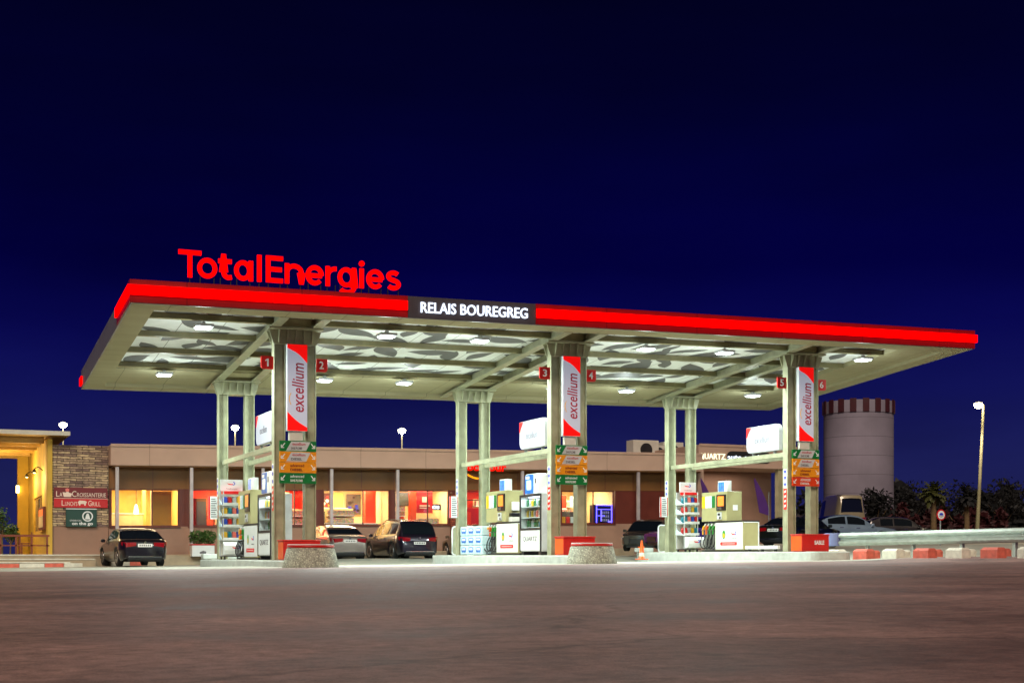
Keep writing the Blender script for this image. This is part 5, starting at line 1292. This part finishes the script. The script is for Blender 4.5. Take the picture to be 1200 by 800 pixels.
def shrub(name, lab, p, q, z, h, r, mat, n, ls, seed, trunk=True, grp=None):
    t = thing(name, lab, 'plant' if h < 3 else 'tree', (p, q, z), group=grp)
    mm = MB(); rr = random.Random(seed)
    for k in range(6):
        c = (p+rr.uniform(-.5, .5)*r, q+rr.uniform(-.5, .5)*r, z+h*(.55+.3*rr.random()))
        m1 = leaf_cloud(c, r*rr.uniform(.5, .75), r*rr.uniform(.5, .75), h*.28*rr.uniform(.7, 1.1), n//6, ls, seed*10+k)
        kk = len(mm.v); mm.v += m1.v; mm.f += [tuple(kk+i for i in f) for f in m1.f]
    mm.build('crown', mat, t)
    m = MB(); m.cyl((p, q, z), (p+r*.05, q, z+h*.5), max(.03, h*.03), max(.02, h*.015), 8)
    for k in range(4):
        a = k*1.6+seed; m.cyl((p+r*.03, q, z+h*.35), (p+r*.5*cos(a), q+r*.5*sin(a), z+h*.65), max(.015, h*.012), .01, 6)
    m.build('trunk', 'bark', t); return t
p, q = at(2, 55.5); shrub('terrace_shrub', 'leafy shrub at the left edge of the terrace', p, q, Wz(.02), 1.9, .3, 'leafg', 260, .08, 5)
p, q = at(12, 58); shrub('terrace_shrub', 'small leafy plant on the terrace behind the railing', p, q, Wz(.02), 1.2, .4, 'leafg', 500, .07, 6)

# ------------------------------------------------------------------ workshop
ws = thing('service_workshop', 'beige service bay building right of the shop with a white lit name', 'building', (28, BQ+2, Wz(.4)))
def wb(p0, p1, q0, q1, z0, z1, nm, mt, **k): return MB().box(p0, p1, q0, q1, Wz(z0), Wz(z1)).build(nm, mt, ws, **k)
wb(25.45, 31.6, BQ-.3, BQ+7, 4.35, 5.45, 'fascia', 'bfascia', bevel=.02); wb(25.47, 31.58, BQ-.34, BQ-.302, 5.38, 5.50, 'coping', 'bfascia')
wb(25.47, 25.8, BQ-.2, BQ+.1, -.1, 4.348, 'pillar', 'yellow_wall' if False else 'bfascia', bevel=.01)
wb(30.15, 30.45, BQ-.2, BQ+.1, -.1, 4.348, 'pillar', 'pole', bevel=.01)
wb(25.5, 31.6, 23.3, 23.5, -.1, 4.345, 'rear_wall', 'bwall'); wb(25.42, 25.62, BQ+.12, 23.29, -.1, 4.345, 'side_wall', 'bwall'); 
wb(25.65, 31.4, BQ+.2, 26.2, .24, .30, 'floor_slab', 'concrete')
room_light(28, 22.0, 4.25-shear(28)+.0, 55, (1, .82, .66), 3, 1)
fr = FR((0, BQ-.301, 0)); DW = 69.2
def Zw(y): return Wz(hz(y, DW))
def Pw(px): return onq(px, BQ-.3)[0]
qm = MB(); q0_, q1_ = Pw(819.5), Pw(824.6); qz = (Zw(538.0)+Zw(531.5))/2; qr = (Zw(531.5)-Zw(538.0))/2
ribbon(qm, arc2((q0_+q1_)/2, qz, (q1_-q0_)/2-.03, qr-.03, 0, 345, 23), fr, .002, .03, w=.07, closed=True); ribbon(qm, [((q0_+q1_)/2+.02, qz-qr*.3), (q1_, qz-qr)], fr, .003, .034, w=.06)
qm.build('lettering', MATS.setdefault('wy', emit('warm_white_letters', (255, 250, 205), 1.4)), ws)
text_mb('UARTZ', fr, Pw(825.6), Pw(850), Zw(538.0), Zw(531.5), .002, .03, bold=.006).build('lettering', MATS.setdefault('wy', emit('warm_white_letters', (255, 250, 205), 1.4)), ws)
MB().prism(rrect(Pw(851.5), Pw(903), Zw(541), Zw(528), .27, 6), fr, .0, .05).build('name_board', 'dark', ws)
text_mb('auto service', fr, Pw(852), Pw(897), Zw(540), Zw(531.5), .052, .07, bold=.01).build('lettering', 'white_glow', ws)
for k, (px, D, lab) in enumerate(((891, 66.5, 'purple feather flag in front of the service bay'), (838, 68.5, 'purple feather flag at the left of the service bay, behind the pump'))):
    p, q = at(px+10 if k == 0 else px, D); z = gz(p, q)
    t = thing('feather_flag', lab, 'flag', (p, q, z), group='purple feather flags')
    MB().cyl((p, q, z), (p, q, z+2.6), .025, .02).lathe((p, q, z), [(.3, 0), (.3, .04), (.05, .08)], 16).build('pole', 'grey', t)
    zt0 = Wz(hz(604, D)); zt1 = Wz(hz(560, D))
    pts = [(.03, zt0)]+[(.03-.0*s, zt0+(zt1-zt0)*s) for s in ()]+[]
    R_ = [(.02+.0-.85*s**1.6, zt0+(zt1-zt0)*s) for s in rng(0, 1, 10)]; L_ = [(-.55-.33*s**1.0, zt0+.15+(zt1-zt0-.15)*s) for s in rng(0, 1, 10)]
    MB().prism([(a, b) for a, b in R_]+[(a, b) for a, b in reversed(L_[:-1])], lambda a, b, c: (p+a+.02, q+c, b), -.01, .01).build('banner', 'purple', t)

# ------------------------------------------------------------------ round tower
p, q = at(1006, 112); R_ = 40/1632*112; zt = Wz(hz(470.5, 112)); zg = gz(p, q)-.3; zc = Wz(hz(486, 112))
tw = thing('round_tower', 'tall pale round tower with a dark red and white striped top band', 'tower', (p, q, zg))
MB().lathe((p, q, 0), [(R_*1.02, zg), (R_, zg+2), (R_, zc)], 72).build('shaft', 'tankwall', tw, smooth=False)
MB().lathe((p, q, 0), [(R_+.05, zc+.002), (R_+.05, zt-.1), (R_-.2, zt-.1)], 72).build('top_band', 'tankwall', tw)
NS = 18
for k in range(NS):
    a0 = 2*pi*k/NS; a1 = a0+pi/NS; m = MB(); pts = [a0+(a1-a0)*j/3 for j in range(4)]
    for u, v in zip(pts, pts[1:]):
        m.hexa([(p+r*cos(a), q+r*sin(a), z) for z in (zc+.02, zt) for r, a in ((R_+.055, u), (R_+.11, u), (R_+.11, v), (R_+.055, v))])
    m.build('red_stripe', 'tankred', tw)
# ------------------------------------------------------------------ street lamps
def street_lamp(px, y, D, label, arm=0, head='glow_white', lean=0., e=0, y0=None):
    p, q = at(px, D); z = Wz(hz(y, D)); g = gz(p, q); pb, qb = at(px-lean, D)
    t = thing('street_lamp', label, 'street lamp', (pb, qb, g), group='street lamps')
    off = arm
    MB().cyl((pb, qb, g), (p+off, q, z+.02), .11 if arm else .08, .06 if arm else .035, 12).build('pole', 'pole', t, smooth=True)
    MB().cyl((pb, qb, g-.02), (pb, qb, g+.25), .2, .16, 12).build('base', 'pole', t)
    MB().cyl((p+off, q, z+.02), (p, q, z+.05), .035, .035, 8).build('arm', 'pole', t) if arm else None
    hd = MB().lathe((p, q, z), [(.17, .10), (.15, .17), (.05, .2)], 16).build('head', 'grey', t)
    MB().lathe((p, q, z-.1), [(.04, -.08), (.17, -.02), (.23, .10), (.20, .195)], 16).build('lens', head, hd, smooth=True)
    l = bpy.data.lights.new('street_light', 'SPOT'); l.spot_size = radians(115); l.spot_blend = .6; l.energy = e*2; l.color = (1, .86, .6); l.shadow_soft_size = .15
    o = bpy.data.objects.new('street_light', l); o.location = (p-.8, q-.8, z-.35); COL.objects.link(o)
street_lamp(74, 497.5, 84, 'street lamp behind the stone wall end of the shop', e=160)
street_lamp(275.5, 501, 84, 'street lamp seen between the left rear posts', e=160)
street_lamp(471, 504.5, 84, 'street lamp behind the shop roof between the left and middle columns', e=160)
street_lamp(1146.5, 474.5, 74, 'tall leaning street lamp at the far right beside the palms', arm=.35, head='glow_warm', lean=2, e=260)
# small round road sign
p, q = at(1102, 60); g = gz(p, q); z = Wz(hz(603, 60))
t = thing('road_sign', 'round red rimmed road sign on a short pole behind the guardrail', 'road sign', (p, q, g))
MB().cyl((p, q, g), (p, q, z+.2), .03).build('pole', 'grey', t)
MB().cyl((p, q-.03, z), (p, q-.05, z), .235, .235, 28).build('rim', 'signred', t); MB().cyl((p, q-.052, z), (p, q-.058, z), .18, .18, 28).build('face', 'white', t)
MB().prism([(-.11, -.02), (-.09, .05), (-.04, .09), (.05, .09), (.10, .04), (.11, -.02)], FR((p, q-.058, z)), .001, .005).build('car_symbol', 'tblue', t)
MB().fbox(FR((p, q-.058, z)), -.12, .12, -.07, -.05, .001, .005).fbox(FR((p, q-.058, z)), -.05, .05, -.12, -.10, .001, .005).build('text_lines', 'ink', t)

# palms, hedge and far trees
def palm(px, D, ytop, h_r, lab, seed, mat):
    p, q = at(px, D); g = gz(p, q); z = Wz(hz(ytop, D)); r = random.Random(seed)
    t = thing('palm_tree', lab, 'palm tree', (p, q, g), group='palms beyond the guardrail')
    MB().cyl((p, q, g), (p, q, z-h_r*.55), .2, .15, 10).build('trunk', 'bark', t)
    m = MB(); c = Vector((p, q, z-h_r*.6))
    for k in range(64):
        a = k*2.4; el = r.uniform(-.5, 1.4); L_ = h_r*r.uniform(.65, .95); prev = c; d = Vector((cos(a)*cos(el), sin(a)*cos(el), sin(el)))
        sd = Vector((-sin(a), cos(a), 0))
        for s in range(6):
            d2 = (d+Vector((0, 0, -.22*s*(1-.3*el)))).normalized(); nx = prev+d2*L_/6; w0 = .17*sin(pi*(s+.4)/6.8)
            m.quad(prev-sd*w0, nx-sd*w0*.9+Vector((0, 0, -.08)), nx, prev); m.quad(prev+sd*w0, nx+sd*w0*.9+Vector((0, 0, -.08)), nx, prev)
            prev = nx
    m.build('crown', mat, t)
palm(1094, 86, 566, 1.25, 'olive green palm left of the tall leaning street lamp', 3, 'leafy')
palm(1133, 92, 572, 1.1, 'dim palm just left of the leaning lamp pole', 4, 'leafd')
def hedge(name, lab, pxa, pxb, D, ytop, depth, mat, n, ls, seed, kind='stuff', cat='hedge'):
    r = random.Random(seed); m = MB()
    for _ in range(n):
        u = r.random(); px = pxa+(pxb-pxa)*u; dd = D+r.random()*depth; p, q = at(px, dd); g = gz(p, q)
        top = Wz(hz(ytop, D))*(.86+.14*sin(u*23+seed)+.10*sin(u*61)); z = g+(top-g)*r.random()**.8
        s = ls*r.uniform(.6, 1.4); a = Vector((r.gauss(0, 1), r.gauss(0, 1), r.gauss(0, .8))).normalized(); b = a.cross(Vector((r.gauss(0, 1), r.gauss(0, 1), r.gauss(0, 1)))).normalized(); c = Vector((p, q, z))
        m.quad(c-a*s, c-b*s*.5, c+a*s, c+b*s*.5)
    o = m.build(name, mat, None); tag(o, lab, cat); o['kind'] = kind; return o
hedge('flowering_hedge', 'long dark red flowering hedge beyond the guardrail', 1022, 1178, 96, 593, 2.5, 'leafr', 9000, .28, 3)
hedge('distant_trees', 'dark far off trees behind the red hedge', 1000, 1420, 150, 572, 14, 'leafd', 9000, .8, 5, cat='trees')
for k, (px, D, h, r_) in enumerate(((1026, 92, 3.6, 1.5), (1062, 120, 5.2, 2.6), (1120, 125, 5.6, 2.8), (1176, 118, 5.6, 2.6), (951, 96, 3.4, 1.6))):
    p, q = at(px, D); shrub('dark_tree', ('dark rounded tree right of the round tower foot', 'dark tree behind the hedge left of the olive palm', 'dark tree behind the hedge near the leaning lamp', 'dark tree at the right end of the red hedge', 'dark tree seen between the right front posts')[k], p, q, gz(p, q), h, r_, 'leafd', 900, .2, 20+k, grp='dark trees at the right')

# ------------------------------------------------------------------ guardrail and kerb blocks
A = Vector(at(985, 47.5)+(Wz(.53),)); B = Vector(at(1230, 40.2)+(Wz(.60),)); d = (B-A).normalized(); nrm = Vector((-d.y, d.x, 0)).normalized()
cam2 = Vector((CX, CY, 0))
if (cam2-A).dot(nrm) < 0: nrm = -nrm
gr = thing('guardrail', 'galvanised steel guardrail with a blue grey rounded end along the road', 'guardrail', (A.x, A.y, A.z-.6))
prof = [(-.22, 0), (-.19, .06), (-.13, .10), (-.08, .10), (-.02, .015), (.02, .015), (.08, .10), (.13, .10), (.19, .06), (.22, 0)]
m = MB(); k0 = len(m.v)
segN = 5
for s in range(segN+1):
    c = A+(B-A)*s/segN
    for z, o_ in prof: m.v.append(tuple(c+Vector((0, 0, z))+nrm*o_))
    for z, o_ in reversed(prof): m.v.append(tuple(c+Vector((0, 0, z))+nrm*(o_-.008)))
n = 20
for s in range(segN):
    for j in range(n): m.f.append((s*n+j, s*n+(j+1) % n, (s+1)*n+(j+1) % n, (s+1)*n+j))
m.build('beam', 'galv', gr)
Lr = (B-A).length; k = 0
while 1.2+k*2. < Lr:
    c = A+d*(1.2+k*2.)-nrm*.08; MB().box(c.x-.05, c.x+.05, c.y-.06, c.y+.06, c.z-.85, c.z+.12).build('rail_post', 'galv', gr); k += 1
MATS['rail_end'] = mk('rail_end_blue', (120, 128, 176), .5, var=.08)
E0 = A-d*.02; E1 = A-d*.75
m = MB(); pts = rrect(-.75, .0, -.22, .22, (.12, 0, 0, .12)); m.prism(pts, lambda a, b, c: E0+d*a+Vector((0, 0, b))+nrm*c, -.02, .12); m.build('end_piece', MATS['rail_end'], gr, bevel=.02)

def block_row(A2, B2, n, off, lab, phase=0, grp='painted kerb blocks', Lb=1.05, wdt=.36, ht=.30):
    dd = (B2-A2); L_ = dd.length; dd = dd.normalized(); nn = Vector((-dd.y, dd.x, 0)).normalized()
    if (cam2-A2).dot(nn) < 0: nn = -nn
    for k in range(n):
        c = A2+dd*(k*L_/n); red = (k+phase) % 2; z = c.z
        o = MB()
        P = []
        for zz, ins, wi in ((z-.15, 0, 0), (z+ht*.72, 0, 0)):
            pass
        lo = [(0, 0), (Lb, 0), (Lb, wdt), (0, wdt)]
        def pt(a, b, zz): v = c+dd*a-nn*b; return (v.x, v.y, zz)
        v0 = [pt(a, b, z-.2) for a, b in lo]; v1 = [pt(a, b, z+ht-.07) for a, b in lo]; v2 = [pt(a+(.05 if a == 0 else -.05), b+(.09 if b == 0 else -.05), z+ht) for a, b in lo]
        base = len(o.v); o.v += v0+v1+v2
        o.f += [(3, 2, 1, 0), (8, 9, 10, 11)]+[(j, (j+1) % 4, 4+(j+1) % 4, 4+j) for j in range(4)]+[(4+j, 4+(j+1) % 4, 8+(j+1) % 4, 8+j) for j in range(4)]
        ob = o.build('kerb_block', 'blockr' if red else 'blockw', None, bevel=.012)
        tag(ob, '%s kerb block by the guardrail, %s from the left in the %s row' % ('red' if red else 'white', ('first', 'second', 'third', 'fourth', 'fifth', 'sixth', 'seventh', 'eighth')[k], lab), 'kerb block', grp+', '+lab+' row')
a3 = at(967, 46.3); b3 = at(1238, 37.6)
block_row(Vector(a3+(Wz(-.113),)), Vector(b3+(Wz(-.06),)), 7, 0, 'near', 0, Lb=.66)
a3 = at(1003, 49.8); b3 = at(1238, 43.5)
block_row(Vector(a3+(Wz(-.05),)), Vector(b3+(Wz(.02),)), 6, 0, 'far', 1, Lb=.8, ht=.22)

# ------------------------------------------------------------------ world, sun, camera
w = bpy.data.worlds.new('World'); SC.world = w; w.use_nodes = True
nt = w.node_tree; N = nt.nodes; L = nt.links; bg = N['Background']
sky = N.new('ShaderNodeTexSky'); sky.sky_type = 'NISHITA'; sky.sun_disc = False; sky.sun_elevation = radians(-4); sky.sun_rotation = radians(200)
tc = N.new('ShaderNodeTexCoord'); sp = N.new('ShaderNodeSeparateXYZ'); L.new(tc.outputs['Generated'], sp.inputs[0])
rp = N.new('ShaderNodeValToRGB'); e = rp.color_ramp.elements
e[0].position = 0.; e[0].color = lin((32, 34, 84))+(1,)
e[1].position = .42; e[1].color = lin((1, 1, 22))+(1,)
for pos, c in ((.05, (30, 33, 88)), (.11, (16, 18, 80)), (.155, (8, 8, 76)), (.20, (2, 1, 60)), (.29, (1, 1, 42))):
    el = e.new(pos); el.color = lin(c)+(1,)
L.new(sp.outputs[2], rp.inputs[0])
cn = N.new('ShaderNodeTexNoise'); cn.inputs['Scale'].default_value = 3.; cn.inputs['Detail'].default_value = 5; cmap = N.new('ShaderNodeMapping'); cmap.inputs['Scale'].default_value = (1, 1, 4)
L.new(tc.outputs['Generated'], cmap.inputs[0]); L.new(cmap.outputs[0], cn.inputs['Vector'])
cr_ = N.new('ShaderNodeMapRange'); cr_.inputs['From Min'].default_value = .3; cr_.inputs['From Max'].default_value = .7; cr_.inputs['To Min'].default_value = .72; cr_.inputs['To Max'].default_value = 1.2; L.new(cn.outputs['Fac'], cr_.inputs[0])
cm = N.new('ShaderNodeMix'); cm.data_type = 'RGBA'; cm.blend_type = 'MULTIPLY'; cm.inputs[0].default_value = 1.; L.new(rp.outputs[0], cm.inputs[6]); L.new(cr_.outputs[0], cm.inputs[7])
mx = N.new('ShaderNodeMix'); mx.data_type = 'RGBA'; mx.blend_type = 'ADD'; mx.inputs[0].default_value = .02
L.new(cm.outputs[2], mx.inputs[6]); L.new(sky.outputs[0], mx.inputs[7]); L.new(mx.outputs[2], bg.inputs[0]); bg.inputs[1].default_value = .74
sl = bpy.data.lights.new('night_fill', 'SUN'); sl.energy = 1.7; sl.angle = radians(25); sl.color = (1., .80, .64)  # warm fill added in place of unseen street lighting behind the camera
so = bpy.data.objects.new('night_fill', sl); COL.objects.link(so); so.rotation_euler = Vector((.35, .75, -.62)).to_track_quat('-Z', 'Y').to_euler()

cd = bpy.data.cameras.new('camera'); cam = bpy.data.objects.new('camera', cd); COL.objects.link(cam); SC.camera = cam
cd.sensor_width = 36; cd.lens = F/1200*36; cd.shift_y = 250/1200; cd.clip_end = 3000; cd.clip_start = .05
cam.location = (CX, CY, CZ); cam.rotation_euler = (radians(90), 0, -math.atan2(S_, C_))
cd.dof.use_dof = True; cd.dof.focus_distance = 46; cd.dof.aperture_fstop = 16
SC.render.engine = 'CYCLES'
SC.view_settings.view_transform = 'Standard'; SC.view_settings.look = 'None'; SC.view_settings.exposure = .45; SC.view_settings.gamma = 1
SC.cycles.use_denoising = True
try: SC.cycles.denoiser = 'OPENIMAGEDENOISE'
except Exception: pass
SC.cycles.max_bounces = 8; SC.cycles.diffuse_bounces = 4; SC.cycles.transparent_max_bounces = 12; SC.cycles.sample_clamp_indirect = 6
SC.cycles.caustics_reflective = False; SC.cycles.caustics_refractive = False
SC.render.resolution_x = 1024; SC.render.resolution_y = 682
